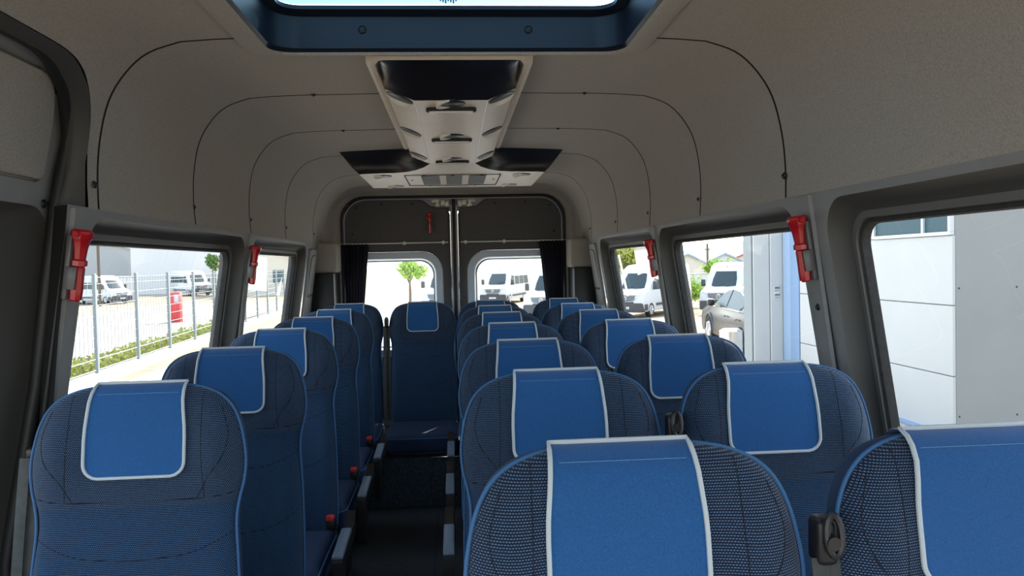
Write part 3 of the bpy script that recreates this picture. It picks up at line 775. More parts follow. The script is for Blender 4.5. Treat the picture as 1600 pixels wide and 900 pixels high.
loft(bm, [[(x, y, .576) for x, y in fr1], [(x, y, .560) for x, y in fr1], [(x, y, .556) for x, y in lp(fr1, fr0, .5)], [(x, y, .560) for x, y in fr0], [(x, y, .576) for x, y in fr0]], closed=False)
part('console_frame', bm, M_CONSOLE, con, OC, smooth=False)
for s in (-1, 1):
    bm = nb(); tube(bm, [(s * .108, 2.292, .4875), (s * .108, 3.69, .4875)], .0011, 6); part('edge_line', bm, M_LENS, con, OC)
def vent(parent, c, nrm, r, O, crescent=True):
    q = Vector((0, 0, 1)).rotation_difference(Vector(nrm).normalized()); c = Vector(c)
    def w(x, y, z): return c + q @ Vector((x, y, z))
    seg = 24
    def ring(rr, z): return [w(rr * math.cos(2 * PI * k / seg), rr * math.sin(2 * PI * k / seg), z) for k in range(seg)]
    fs = 1 if (q @ Vector((0, 1, 0))).y > 0 else -1
    bm = nb(); loft(bm, [ring(r, -.002), ring(r, .0025), ring(r * .95, .0035)], cap1=True); v = part('air_vent', bm, M_BLACK, parent, O)
    bm = nb()    # bright rim on the far half, pivoting disc inside
    D = [(math.cos(PI * (k + .5) / 17), fs * math.sin(PI * (k + .5) / 17), math.sin(PI * (k + .5) / 17)) for k in range(17)]
    loft(bm, [[w(x * r * 1.02, y * r * 1.02, .000) for x, y, t in D], [w(x * r * 1.02, y * r * 1.02, .003 + .011 * t) for x, y, t in D], [w(x * r * .97, y * r * .95, .003 + .012 * t) for x, y, t in D], [w(x * r * .93, y * r * (.93 - .10 * t), .003) for x, y, t in D]], closed=False)
    part('vent_rim', bm, M_LENS, v, O)
    return v
fn = Vector((-.034, 0, -.082)).normalized()
for y in (2.35, 2.93, 3.55):
    vent(con, (0, y - .02, .488), (0, 0, -1), .044, OC)
    for s in (-1, 1): vent(con, (s * .152, y - .02, .506), (s * .034, 0, -.082), .042, OC)
    bm = nb(); lo = rrect(-.078, .078, y + .035, y + .085, .02, 6); li = rrect(-.070, .070, y + .042, y + .078, .014, 6)
    loft(bm, [[(a, b, .488) for a, b in lo], [(a, b, .480) for a, b in lo], [(a, b, .477) for a, b in li]]); lb = part('reading_light', bm, M_SEAL, con, OC)
    bm = nb(); loft(bm, [[(a, b, .479) for a, b in li], [(a * .97, (b - y - .06) * .7 + y + .06, .472) for a, b in li]], cap1=True); part('light_lens', bm, M_LENS, lb, OC)

acu = tag(empty('air_conditioner', (0, 3.9, .57)), 'wide ceiling air conditioner outlet box at the rear end of the console', 'air conditioner')
OA = (0, 3.9, .57)
near = [(-.470, 3.93), (-.43, 3.915), (-.30, 3.905), (-.23, 3.885), (-.18, 3.84), (-.14, 3.78), (-.108, 3.70), (.108, 3.70), (.14, 3.78), (.18, 3.84), (.23, 3.885), (.30, 3.905), (.43, 3.915), (.470, 3.93)]
far = [(-.47 + .94 * k / 13, 4.62 + .02 * math.sin(PI * k / 13)) for k in range(14)]
def zz(y): return .488 - .018 * min(1, max(0, (y - 3.70) / .22))
bm = nb(); loft(bm, [[(x, y, zz(y)) for x, y in near], [(x * (1 if k == 0 else 1), y, zz(y)) for k, (x, y) in enumerate(lp(near, far, .35))], [(x, y, .470) for x, y in far], [(x * 1.01, y + .03, .50) for x, y in far], [(x * 1.12, y + .10, .578) for x, y in far]], closed=False)
part('outlet_plate', bm, M_CONSOLE, acu, OA)
bm = nb()
for s in (-1, 1):
    ptsn = [(s * x, y) for x, y in near[7:]]; up = [(s * (.20 + .36 * k / 6), 3.80 + .05 * (k / 6)) for k in range(7)]
    L = []
    for k in range(7):
        t = k / 6; L.append([(a[0] + (b[0] - a[0]) * t, a[1] + (b[1] - a[1]) * t + .03 * math.sin(PI * t), zz(a[1]) + (.576 - zz(a[1])) * t) for a, b in zip(ptsn, up)])
    loft(bm, L, closed=False)
part('dark_scoop', bm, M_CONSOLED, acu, OA)
for s in (-1, 1):
    bm = nb(); loft(bm, [[(s * .47, 3.93, .470), (s * .50, 3.95, .50), (s * .56, 3.85, .577)], [(s * .47, 4.62, .470), (s * .50, 4.65, .50), (s * .56, 4.75, .577)]], closed=False); part('side_cheek', bm, M_CONSOLE, acu, OA)
for x, y in ((-.36, 4.02), (.36, 4.02), (-.33, 4.52), (.33, 4.52)): vent(acu, (x, y, .470), (0, 0, -1), .045, OA)
bm = nb(); lo = rrect(-.25, .25, 3.99, 4.50, .01, 2); li = rrect(-.246, .246, 3.994, 4.496, .008, 2)
loft(bm, [[(a, b, .470) for a, b in lo], [(a, b, .4665) for a, b in lo], [(a, b, .4665) for a, b in li], [(a, b, .470) for a, b in li]]); part('filter_frame', bm, M_SEAL, acu, OA)
M_VENT = mat('vent slot grey', (.22, .23, .25), .6)
for x0, x1 in ((-.165, -.07), (-.035, .05), (.085, .175)):
    bm = nb()
    for k in range(12): box(bm, x0, x1, 4.04 + k * .034, 4.056 + k * .034, .4655, .4705)
    part('outlet_grille', bm, M_VENT, acu, OA, smooth=False)
for x, y in ((-.15, 4.0), (0, 4.0), (.15, 4.0), (-.22, 4.2), (.22, 4.2), (-.13, 4.49), (.13, 4.49)):
    bm = nb(); dome(bm, (x, y, .467), (0, 0, -1), .008, .004, 8, 3); part('fixing_screw', bm, M_BLACK, acu, OA)
bm = nb(); lo = rrect(-.09, .09, 4.52, 4.56, .018, 6); loft(bm, [[(a, b, .47) for a, b in lo], [(a * .9, (b - 4.54) * .8 + 4.54, .461) for a, b in lo]], cap1=True); part('centre_light', bm, M_LENS, acu, OA)

# ================================================================ EMERGENCY HAMMERS
def make_hammer():
    root = empty('emergency_hammer')       # local: wall is -x, +x into the bus, z up, origin at mid height
    bm = nb()
    secs = [(-.088, .009, .010), (-.084, .0145, .014), (-.06, .016, .015), (-.02, .013, .013), (-.006, .013, .014), (-.002, .019, .018), (.010, .019, .018), (.014, .013, .014), (.04, .0165, .016), (.060, .022, .020), (.066, .027, .024), (.080, .028, .025), (.086, .022, .020)]
    L = []
    for z, a, b in secs: L.append([(b * math.cos(2 * PI * k / 8 + PI / 8), a * math.sin(2 * PI * k / 8 + PI / 8), z) for k in range(8)])
    loft(bm, L, cap0=True, cap1=True); mesh_obj('hammer_body', bm, M_RED, root)
    bm = nb(); cyl(bm, (0, -.034, .073), (0, 1, 0), .007, .007, .068, 12); mesh_obj('hammer_head', bm, M_RED, root)
    bm = nb(); box(bm, -.024, -.012, -.022, .022, -.085, .07, .004)
    box(bm, -.02, .006, -.024, -.017, -.06, -.005, .002); box(bm, -.02, .006, .017, .024, -.06, -.005, .002)
    mesh_obj('holder', bm, M_HOLD, root)
    return root
h0 = make_hammer(); GH = 'red emergency hammers on the window pillars'
for i, (s, y, z, l) in enumerate(((1, 1.945, .024, 'red emergency hammer on the pillar beside the nearest right window'), (-1, 1.918, .022, 'red emergency hammer on the left pillar nearest the sliding door'),
                               (1, 3.485, .014, 'small red hammer on the pillar between the second and third right windows'), (-1, 3.53, .024, 'dark red hammer on the pillar between the two left windows'))):
    o = h0 if i == 0 else copy_tree(h0)
    o.location = (s * (X(z) - .034), y, z); o.rotation_euler = (0, -s * math.atan(.14) * 1, PI if s > 0 else 0)
    if s > 0: o.rotation_euler = (math.radians(0), math.radians(8), PI)
    else: o.rotation_euler = (0, math.radians(8), 0)
    tag(o, l, 'hammer', GH)
o = copy_tree(h0); o.location = (-.175, YD - .045, .31); o.rotation_euler = (0, 0, -PI / 2); o.scale = (1, .7, .85)
tag(o, 'narrow reddish hammer hanging high on the left rear door beside the seam', 'hammer')

# ================================================================ CURTAINS
def curtain(s, label):
    bm = nb(); n = 60; L = []
    for j in range(15):
        v = j / 14; z = .168 - v * .80
        xo = .80 - .03 * v; xi = .612 + .06 * min(1, v * 1.3)
        L.append([(s * (xi + (xo - xi) * k / n), YD - .055 + .010 * math.sin(k / n * PI * 14 + .6 * math.sin(v * 3)) * (1 - .2 * v) + .004 * math.sin(k * 1.7), z) for k in range(n + 1)])
    loft(bm, L, closed=False)
    r = bmesh.ops.solidify(bm, geom=bm.faces[:], thickness=.002)
    o = mesh_obj('curtain', bm, M_CURTAIN); tag(o, label, 'curtain', 'rear door curtains'); return o
curtain(-1, 'dark pleated curtain gathered at the left edge of the left rear door'); curtain(1, 'dark pleated curtain gathered at the right edge of the right rear door')
for s in (-1, 1):
    bm = nb(); tube(bm, [(s * .045, YD - .05, .170), (s * .82, YD - .05, .170)], .005, 8)
    o = mesh_obj('curtain_rod', bm, M_METAL); tag(o, 'thin metal curtain rod across the %s rear door above its window' % ('left' if s < 0 else 'right'), 'rod', 'curtain rods')
    for x in (.07, .35):
        bm = nb(); box(bm, *sorted((s * x, s * (x + .02))), YD - .058, YD - .013, .158, .182, .003); mesh_obj('rod_bracket', bm, M_METAL, o)

# sheets of white paper taped against the panes
RS = [(4.19, .07), (3.68, .07), (3.68, -.10), (3.90, -.079), (4.03, -.058), (4.19, -.076)]
LS = [(3.75, .07), (4.145, .07), (4.22, -.115), (3.75, -.09)]
LP = [(4.555, -.04), (4.444, -.144), (4.542, -.151)]; RP = [(4.63, .04), (4.58, .045), (4.50, -.20), (4.554, -.21)]
def sheet(side, pts, label, group=None):
    bm = nb(); P = [(side * (X(z) + .060), y, z) for y, z in pts]; Q = [(p[0] + side * .0012, p[1], p[2]) for p in P]
    bm.faces.new([bm.verts.new(p) for p in P]); o = mesh_obj('paper_sheet', bm, M_PAPER, smooth=False); tag(o, label, 'paper'); return o
sheet(1, RS, 'white paper sheet on the third right window beside the red hammer')
sheet(-1, LS, 'large white paper sheet on the second left window beside the hammer')
sheet(-1, LP, 'small pointed white pennant on the second left window')
sheet(1, RP, 'narrow white pennant strip on the third right window')

# ================================================================ OUTSIDE
G = -2.05
def gz(x, y):
    if x < 0: 
        k = max(0, min(1, (y - 22) / 22)) * max(0, min(1, (x + 6) / 6)); return G - .8 * k
    return G - .8 * max(0, min(1, (y - 17) / 22))
M_GRAVEL = mat('tan gravel', (.29, .235, .165), .95, noise=(3.0, .28), bump=(60, .5, .02))
M_ROAD = mat('pale asphalt', (.25, .232, .205), .9, noise=(1.5, .08))
M_VERGE = mat('dry grass verge', (.42, .40, .14), .95, noise=(4, .4))
M_CONC = mat('pale concrete', (.62, .60, .56), .85, noise=(6, .06))
M_SAND = mat('sandwich panel', (.50, .495, .48), .55, noise=(2, .02))
M_GREYW = mat('grey wall render', (.29, .285, .27), .7, noise=(1.2, .04))
M_BLUEW = mat('blue steel panel', (.20, .30, .46), .5); M_BLUEW2 = mat('light blue steel panel', (.30, .40, .55), .5)
M_WHITE = mat('white paint', (.58, .585, .59), .3, coat=.2)
M_WGLASS = mat('reflecting pane', (.035, .08, .10), .45, spec=.3)
M_CARGLASS = mat('vehicle glass', (.03, .05, .06), .08, spec=.4)
M_DARKP = mat('dark bumper plastic', (.05, .052, .055), .5)
M_BLACKCAR = mat('black car paint', (.018, .017, .017), .3, coat=.05)
M_TYRE = mat('tyre rubber', (.02, .02, .02), .85)
M_ALU = mat('wheel alloy', (.55, .56, .58), .3, metal=.8)
M_GREYP = mat('grey galvanised steel', (.20, .225, .235), .5, metal=.1)
M_LEAF = mat('lime leaves', (.30, .46, .05), .7, noise=(5, .35)); M_LEAFY = mat('yellow green leaves', (.34, .36, .06), .7, noise=(5, .4)); M_LEAFD = mat('green leaves', (.10, .20, .05), .7, noise=(3, .4))
M_BARK = mat('bark', (.14, .10, .07), .9, noise=(20, .3))
M_REDBOX = mat('red steel box', (.62, .03, .03), .4)
M_TILE = mat('orange roof tiles', (.55, .22, .10), .8, noise=(3, .2)); M_TILE2 = mat('red roof tiles', (.38, .12, .08), .8); M_SLATE = mat('blue grey roof', (.30, .38, .45), .7)
M_CREAM = mat('cream house wall', (.62, .57, .48), .85); M_BARN = mat('pale metal cladding', (.60, .61, .60), .6)
M_HEAD = mat('headlamp glass', (.45, .48, .5), .1, coat=1)
M_HILL = mat('distant hill', (.24, .32, .22), 1, noise=(.02, .3))

def ground_patch(name, xs, ys, m, dz=0.0, kind='structure'):
    bm = nb(); R = [[bm.verts.new((x, y, gz(x, y) + dz)) for x in xs] for y in ys]
    for A, B in zip(R, R[1:]):
        for k in range(len(xs) - 1): bm.faces.new((A[k], A[k + 1], B[k + 1], B[k]))
    o = mesh_obj(name, bm, m, smooth=False); tag(o, kind=kind); return o
ground_patch('ground', [-300, -100, -40, -20, -12, -6, -3, 0, .001, 5, 12, 30, 80, 300, 900], [-60, -20, 0, 8, 14, 17, 22, 28, 34, 39, 44, 60, 120, 400, 1200], M_GRAVEL)
ground_patch('road', [-19, -8.9], [-30, 0, 20, 24, 50], M_ROAD, .02)
bm = nb(); L = [[(x, y, G + .035) for x, y in ((-19.2, -30), (-19.2, 24), (-24, 50))], [(x, y, G + .035) for x, y in ((-22.5, -30), (-22.5, 24), (-30, 50))]]
loft(bm, L, closed=False); tag(mesh_obj('grass_verge', bm, M_VERGE, smooth=False), kind='structure')
ground_patch('concrete_yard', [-6.2, -3, 0, .001, 4.5], [5.9, 14, 17, 22, 28, 34, 39, 44], M_CONC, .01)

# ---- hall on the right
hall = empty('workshop_hall', (5.4, 7.94, G)); tag(hall, 'pale panelled workshop hall with a grey end wall right beside the bus', 'building')
OH = (5.4, 7.94, G)
bm = nb(); box(bm, 5.40, 13, 7.94, 12.7, G, 5.0); part('grey_end_wall', bm, M_GREYW, hall, OH, smooth=False)
def side_panel(name, y0, y1, z0, z1, m, dx=.03):
    bm = nb(); box(bm, 5.40 - dx, 5.41, y0, y1, z0, z1, .006, 1); return part(name, bm, m, hall, OH, smooth=False)
for z0, z1 in ((G + .06, -1.338), (-1.328, -.563), (-.553, .205)):
    side_panel('wall_panel', 7.94, 11.65, z0, z1, M_SAND)
side_panel('wall_panel', 9.52, 11.65, .215, 1.2, M_SAND); side_panel('wall_panel', 7.94, 11.65, 1.21, 4.9, M_SAND)
side_panel('blue_panel', 11.67, 11.98, G, 4.9, M_BLUEW, .04); side_panel('pale_blue_panel', 11.985, 12.27, G, 4.9, M_BLUEW2, .03)
bm = nb(); box(bm, 5.345, 5.40, 7.95, 9.5, .21, .25, .004); box(bm, 5.345, 5.40, 7.95, 9.5, 1.16, 1.2, .004)
for y in (7.95, 8.43, 9.46): box(bm, 5.345, 5.40, y, y + .04, .25, 1.16, .003)
wf = part('window_frame', bm, M_WHITE, hall, OH, smooth=False)
bm = nb(); box(bm, 5.37, 5.39, 7.97, 9.48, .25, 1.16); part('window_pane', bm, M_WGLASS, wf, OH, smooth=False)
bm = nb(); box(bm, 5.30, 5.40, 7.94, 12.27, G, G + .05, .005); part('plinth', bm, M_CONC, hall, OH, smooth=False)
bm = nb(); box(bm, 5.27, 5.37, 7.94, 12.27, G + .05, G + .075, .003); part('plinth_rail', bm, M_BLUEW, hall, OH, smooth=False)
for x in (5.44, 6.1, 6.95, 7.9):
    for z in (-.35, -1.75, .9):
        bm = nb(); dome(bm, (x, 7.939, z + .02 * math.sin(x * 9)), (0, -1, 0), .012, .006, 8, 3); part('wall_bolt', bm, M_DARKP, hall, OH)
jamb = empty('gate_pillar', (5.1, 12.3, G)); tag(jamb, 'tall pale grey steel gate pillar at the far corner of the hall', 'pillar')
OJ = (5.1, 12.3, G)
bm = nb(); box(bm, 4.89, 5.165, 12.31, 12.69, G, 4.6, .01, 1); part('pillar_casing', bm, M_SAND, jamb, OJ, smooth=False)
bm = nb(); box(bm, 5.172, 5.385, 12.29, 12.69, G, 4.6, .01, 1); part('pillar_casing', bm, M_SAND, jamb, OJ, smooth=False)
bm = nb(); box(bm, 4.86, 4.888, 12.33, 12.67, G, 4.6, .004, 1); part('edge_strip', bm, M_GREYP, jamb, OJ, smooth=False)
sg = empty('wall_sign', (5.27, 12.28, -.56)); tag(sg, 'small white two-part notice plate fixed on the pale gate pillar', 'sign'); OS = (5.27, 12.28, -.56)
for z0, z1 in ((-.545, -.455), (-.66, -.55)):
    bm = nb(); box(bm, 5.225, 5.32, 12.275, 12.288, z0, z1, .003); pl = part('sign_plate', bm, M_WHITE, sg, OS, smooth=False)
    bm = nb()
    for k in range(6): box(bm, 5.233 + k * .014, 5.243 + k * .014, 12.272, 12.2755, z0 + .05 - .012 * (k % 2), z0 + .068 + .006 * (k % 3))
    box(bm, 5.233, 5.31, 12.272, 12.2755, z0 + .015, z0 + .022); part('sign_lettering', bm, M_DARKP, pl, OS, smooth=False)
bn = empty('litter_bin', (4.02, 11.0, G)); tag(bn, 'round brushed steel bin standing near the gate pillar beside the black car', 'bin')
bm = nb(); cyl(bm, (0, 0, .05), (0, 0, 1), .165, .165, .95, 32); mesh_obj('bin_body', bm, M_CHROME, bn)
bm = nb(); cyl(bm, (0, 0, 1.0), (0, 0, 1), .17, .12, .03, 32); mesh_obj('bin_lid', bm, M_ALU, bn)
bm = nb(); cyl(bm, (0, 0, 0), (0, 0, 1), .15, .15, .05, 24); mesh_obj('bin_foot', bm, M_DARKP, bn)

# ---- vehicles.  Local frame: front at y = 0 looking to -y, wheels on z = 0
def body_loft(bm, prof, hw, taper, ztop, n=6):
    xs = [(1.0, .955), (.985, .985), (.93, 1.0)]
    cy = sum(p[0] for p in prof) / len(prof); cz = sum(p[1] for p in prof) / len(prof)
    L = []
    seq = [-1.0, -.985, -.93, .93, .985, 1.0]
    for fx in seq:
        k = {1.0: .965, .985: .985, .93: 1.0}[abs(fx)]
        L.append([(fx * hw * (1 - taper * max(0, z - .9) / (ztop - .9)), cy + (y - cy) * k, cz + (z - cz) * k) for y, z in prof])
    loft(bm, L, cap0=True, cap1=True)
def wheel(root, x, y, r, w):
    s = 1 if x > 0 else -1
    bm = nb(); L = []
    for dx, rr in ((-.5, .80), (-.5, .95), (-.38, 1), (.38, 1), (.5, .95), (.5, .80), (.42, .66)): L.append([(x + s * dx * w, y + rr * r * math.cos(2 * PI * k / 24), r + rr * r * math.sin(2 * PI * k / 24)) for k in range(24)])
    loft(bm, L, cap0=True, cap1=True); t = mesh_obj('wheel', bm, M_TYRE, root)
    bm = nb(); cyl(bm, (x + s * w * .40, y, r), (s, 0, 0), r * .64, r * .60, .03, 20)
    for k in range(6):
        a = 2 * PI * k / 6; c = Vector((x + s * w * .47, y + math.cos(a) * r * .36, r + math.sin(a) * r * .36)); tube(bm, [(c.x, y + math.cos(a) * r * .12, r + math.sin(a) * r * .12), (c.x, y + math.cos(a) * r * .6, r + math.sin(a) * r * .6)], .035, 5)
    mesh_obj('rim', bm, M_ALU, t)
VAN = [(.10, .30), (.0, .42), (-.02, .70), (.03, .98), (.10, 1.16), (.45, 1.27), (.95, 1.40), (1.30, 1.80), (1.62, 2.18), (1.90, 2.44), (2.3, 2.58), (3.2, 2.64), (6.7, 2.60), (6.92, 2.45), (6.97, 1.2), (6.97, .38), (6.6, .30)]
def make_van():
    root = empty('parked_van')
    bm = nb(); body_loft(bm, VAN, .99, .14, 2.64)
    mesh_obj('body', bm, M_WHITE, root)
    def W_(z): return .99 * (1 - .14 * max(0, z - .9) / 1.74)
    bm = nb(); a, b = (.965, 1.43), (1.60, 2.16); L = []
    for k in range(7):
        t = k / 6; y = a[0] + (b[0] - a[0]) * t - .02; z = a[1] + (b[1] - a[1]) * t + .02; w = W_(z) * (.90 - .02 * t)
        L.append([(w * (j / 8 * 2 - 1), y + .12 * (abs(j / 8 * 2 - 1) ** 3), z - .0) for j in range(9)])
    loft(bm, L, closed=False); mesh_obj('windscreen', bm, M_CARGLASS, root)
    for s in (-1, 1):
        def q(pts, nm, m, off=.012):
            bm = nb(); P = [(s * (W_(z) + off), y, z) for y, z in pts]; Q = [(s * (W_(z) - .02), y, z) for y, z in pts]
            loft(bm, [Q, P], cap1=True); return mesh_obj(nm, bm, m, root, smooth=False)
        q([(1.25, 1.36), (2.35, 1.36), (2.35, 2.02), (1.72, 2.06)], 'side_window', M_CARGLASS)
        for y0 in (2.55, 3.85, 5.15): q([(y0, 1.40), (y0 + 1.15, 1.40), (y0 + 1.15, 2.0), (y0, 2.0)], 'side_window', M_CARGLASS)
        q([(1.6, .55), (5.4, .55), (5.4, .68), (1.6, .68)], 'side_moulding', M_DARKP, .02)
        wheel(root, s * .88, .98, .36, .24); wheel(root, s * .88, 4.75, .36, .24)
        bm = nb(); box(bm, *sorted((s * 1.0, s * 1.20)), 1.12, 1.28, 1.42, 1.80, .05, 3); mesh_obj('mirror', bm, M_DARKP, root)
        bm = nb(); P = [(.50, .98), (.56, 1.10), (.80, 1.20), (.93, 1.18), (.95, 1.02), (.80, .95)]
        loft(bm, [[(s * x, .35 - .30 * (1 - x) + .12 * (z - 1.0) - .22, z) for x, z in P], [(s * x, .35 - .30 * (1 - x) + .12 * (z - 1.0) + .1, z) for x, z in P]], cap0=True); mesh_obj('headlamp', bm, M_HEAD, root)
    bm = nb(); P = rrect(-.985, .985, .28, .74, .10, 4); loft(bm, [[(x * 1.01, .55, z) for x, z in P], [(x * 1.01, .12, z) for x, z in P], [(x * .97, -.06, z) for x, z in P], [(x * .6, -.085, z * .96 + .02) for x, z in P]], cap1=True)
    P = rrect(-.46, .46, .66, .80, .05, 3); loft(bm, [[(x, .1, z) for x, z in P], [(x, -.06, z) for x, z in P]], cap1=True); mesh_obj('bumper', bm, M_DARKP, root)
    bm = nb(); P = [(-.56, 1.12), (.56, 1.12), (.50, .90), (.36, .80), (-.36, .80), (-.50, .90)][::-1]
    loft(bm, [[(x, .2, z) for x, z in P], [(x, -.03 + .10 * (z - .8), z) for x, z in P]], cap1=True); gr2 = mesh_obj('grille', bm, M_DARKP, root, smooth=False)
    bm = nb()
    for z, w in ((.86, .42), (.93, .47), (1.0, .50), (1.07, .53)): tube(bm, [(-w, -.035 + .1 * (z - .8), z), (w, -.035 + .1 * (z - .8), z)], .013, 6)
    tube(bm, [(x, -.03 + .1 * (z - .8), z) for x, z in P], .022, 6, closed=True); mesh_obj('grille_bar', bm, M_ALU, gr2)
    bm = nb(); tube(bm, [(.10 * math.cos(a), -.075, .965 + .10 * math.sin(a)) for a in [2 * PI * k / 24 for k in range(24)]], .013, 6, closed=True)
    for k in range(3):
        a = PI / 2 + k * 2 * PI / 3; tube(bm, [(0, -.075, .965), (.10 * math.cos(a), -.075, .965 + .10 * math.sin(a))], [.02, .005], 5)
    mesh_obj('star_badge', bm, M_CHROME, gr2)
    bm = nb(); box(bm, -.26, .26, -.105, -.085, .44, .56, .005); mesh_obj('number_plate', bm, M_WHITE, root)
    bm = nb(); cyl(bm, (0, 1.83, 2.42), (0, -1, .9), .035, .03, .02, 12); mesh_obj('roof_badge', bm, M_DARKP, root)
    bm = nb(); box(bm, .12, .34, 1.02, 1.04, 1.44, 1.72)
    for v in bm.verts: v.co.y += (v.co.z - 1.44) * .87 - .04
    mesh_obj('windscreen_sheet', bm, M_PAPER, root, smooth=False)
    for x in (-.5, .1):
        bm = nb(); tube(bm, [(x, .90, 1.42), (x + .5, .965, 1.50)], .012, 5); mesh_obj('wiper', bm, M_DARKP, root)
    return root
v0 = make_van()
for i, (x, y, rz, l) in enumerate(((13.1, 37.5, -34, 'white van seen through the second right window, parked above the black car'),
                                   (8.35, 37.5, -37, 'white van seen through the third right window, dark bumper, red hammer in front'),
                                   (4.3, 38.5, -22, 'white van half hidden by the curtain in the right rear window'),
                                   (-1.0, 42, -12, 'white van at the right edge of the left rear window'),
                                   (2.6, 54, -20, 'distant white van at the left edge of the right rear window'))):
    o = v0 if i == 0 else copy_tree(v0); o.location = (x, y, gz(x, y) + .005 + (.012 if x < 4.5 and y < 44 else 0)); o.rotation_euler = (0, 0, math.radians(rz)); tag(o, l, 'van', 'white vans parked across the yard')

car = empty('black_car', (7.15, 19.1, gz(7, 17) + .02), PI); tag(car, 'glossy black car parked beyond the gate pillar, seen through the second right window', 'car')
car.rotation_euler = (math.radians(-1.0), 0, PI - math.radians(6))
CARP = [(.12, .28), (.0, .38), (.0, .62), (.10, .78), (.55, .90), (1.15, .99), (1.35, 1.03), (1.75, 1.28), (2.05, 1.41), (2.5, 1.47), (3.2, 1.45), (3.8, 1.32), (4.25, 1.08), (4.5, 1.02), (4.58, .7), (4.55, .4), (4.4, .28)]
bm = nb(); body_loft(bm, CARP, .92, .26, 1.47); mesh_obj('body', bm, M_BLACKCAR, car)
def WC(z): return .92 * (1 - .26 * max(0, z - .9) / .57)
for s in (-1, 1):
    for pts in ([(1.42, 1.02), (2.45, 1.02), (2.45, 1.39), (2.1, 1.36), (1.8, 1.25)], [(2.53, 1.02), (3.55, 1.03), (3.75, 1.10), (3.5, 1.30), (3.1, 1.38), (2.53, 1.40)]):
        bm = nb(); loft(bm, [[(s * (WC(z) - .03), y, z) for y, z in pts], [(s * (WC(z) + .010), y, z) for y, z in pts]], cap1=True); mesh_obj('side_window', bm, M_WGLASS, car, smooth=False)
    bm = nb(); box(bm, *sorted((s * .93, s * 1.10)), 1.45, 1.62, .98, 1.14, .05, 3); mesh_obj('mirror', bm, M_BLACKCAR, car)
    bm = nb(); tube(bm, [(s * .925, 1.3, .97), (s * .93, 2.5, .985), (s * .925, 3.7, 1.0)], .008, 5); mesh_obj('chrome_trim', bm, M_CHROME, car)
    bm = nb(); tube(bm, [(s * .905, .88 + .40 * math.cos(a), .35 + .40 * math.sin(a)) for a in [PI * k / 12 for k in range(13)]], .03, 6); mesh_obj('wheel_arch', bm, M_DARKP, car)
    for y in (2.45, 3.4):
        bm = nb(); box(bm, *sorted((s * .91, s * .945)), y - .1, y + .08, .80, .83, .01); mesh_obj('door_handle', bm, M_BLACKCAR, car)
    wheel(car, s * .83, .88, .34, .21); wheel(car, s * .83, 3.65, .34, .21)
bm = nb(); L = []
for k in range(5):
    t = k / 4; y = 1.33 + .62 * t; z = 1.03 + .36 * t; w = WC(z) * .88; L.append([(w * (j / 6 * 2 - 1), y - .01 + .08 * abs(j / 6 * 2 - 1) ** 3, z + .012) for j in range(7)])
loft(bm, L, closed=False); mesh_obj('windscreen', bm, M_WGLASS, car)
bm = nb(); L = []
for k in range(5):
    t = k / 4; y = 3.62 + .66 * t; z = 1.385 - .30 * t; w = WC(z) * .85; L.append([(w * (j / 6 * 2 - 1), y, z + .012) for j in range(7)])
loft(bm, L, closed=False); mesh_obj('rear_window', bm, M_WGLASS, car)
for s in (-1, 1):
    bm = nb(); box(bm, *sorted((s * .55, s * .88)), 4.50, 4.60, .80, .92, .02); mesh_obj('tail_lamp', bm, M_REDBOX, car)

# ---- trees and bushes
def leaves(bm, c, rad, n, sz, rnd):
    for _ in range(n):
        while True:
            p = Vector((rnd.uniform(-1, 1), rnd.uniform(-1, 1), rnd.uniform(-1, 1)))
            if .25 < p.length < 1: break
        p *= .8 + .2 * math.sin(p.x * 7 + p.z * 5)
        q = Vector(c) + Vector((p.x * rad[0], p.y * rad[1], p.z * rad[2]))
        a = Vector((rnd.gauss(0, 1), rnd.gauss(0, 1), rnd.gauss(0, 1))).normalized(); b = a.orthogonal().normalized(); s = sz * rnd.uniform(.6, 1.3)
        bm.faces.new([bm.verts.new(q + a * s), bm.verts.new(q + b * s * .55), bm.verts.new(q - a * s), bm.verts.new(q - b * s * .55)])
def tree(name, loc, h, rad, n, sz, m, label, cat, blobs=3, group=None):
    rnd = random.Random(name + str(loc)); root = empty(name, loc); tag(root, label, cat, group)
    bm = nb(); z = h - rad[2]
    for k in range(blobs):
        f = 1 if k == 0 else .62; o = (0, 0, 0) if k == 0 else (rnd.uniform(-.6, .6) * rad[0], rnd.uniform(-.5, .5) * rad[1], rnd.uniform(-.35, .5) * rad[2])
        leaves(bm, (o[0], o[1], z + o[2]), [r * f for r in rad], n // blobs, sz, rnd)
    mesh_obj('foliage', bm, m, root, smooth=False)
    bm = nb(); tube(bm, [(0, 0, 0), (.02, 0, z * .6), (0, .02, z + rad[2] * .3)], [max(.03, h * .02), max(.025, h * .017), .01], 8)
    for k in range(4):
        a = k * PI / 2 + .4; tube(bm, [(0, 0, z * .75), (math.cos(a) * rad[0] * .5, math.sin(a) * rad[1] * .5, z + .2 * rad[2])], [max(.015, h * .01), .006], 6)
    mesh_obj('trunk', bm, M_BARK, root); return root
tree('young_tree', (-1.72, 29, gz(-1.72, 29)), 2.65, (.62, .55, .50), 2600, .05, M_LEAF, 'small round lime green tree seen through the left rear window', 'tree')
tree('shrub', (13.8, 45, gz(13, 45)), 2.2, (1.3, 1.0, 1.1), 2200, .10, M_LEAF, 'lime green shrub between two white vans behind the second right window', 'shrub')
tree('street_tree', (17.6, 50, gz(13, 50)), 3.1, (1.5, 1.2, .8), 2000, .12, M_LEAF, 'light green tree crown above the roof of the parked white van', 'tree')
tree('street_tree', (12.5, 56, gz(13, 56)), 4.3, (1.6, 1.2, 1.3), 1800, .13, M_LEAFY, 'yellow green tree above the van in the third right window', 'tree')
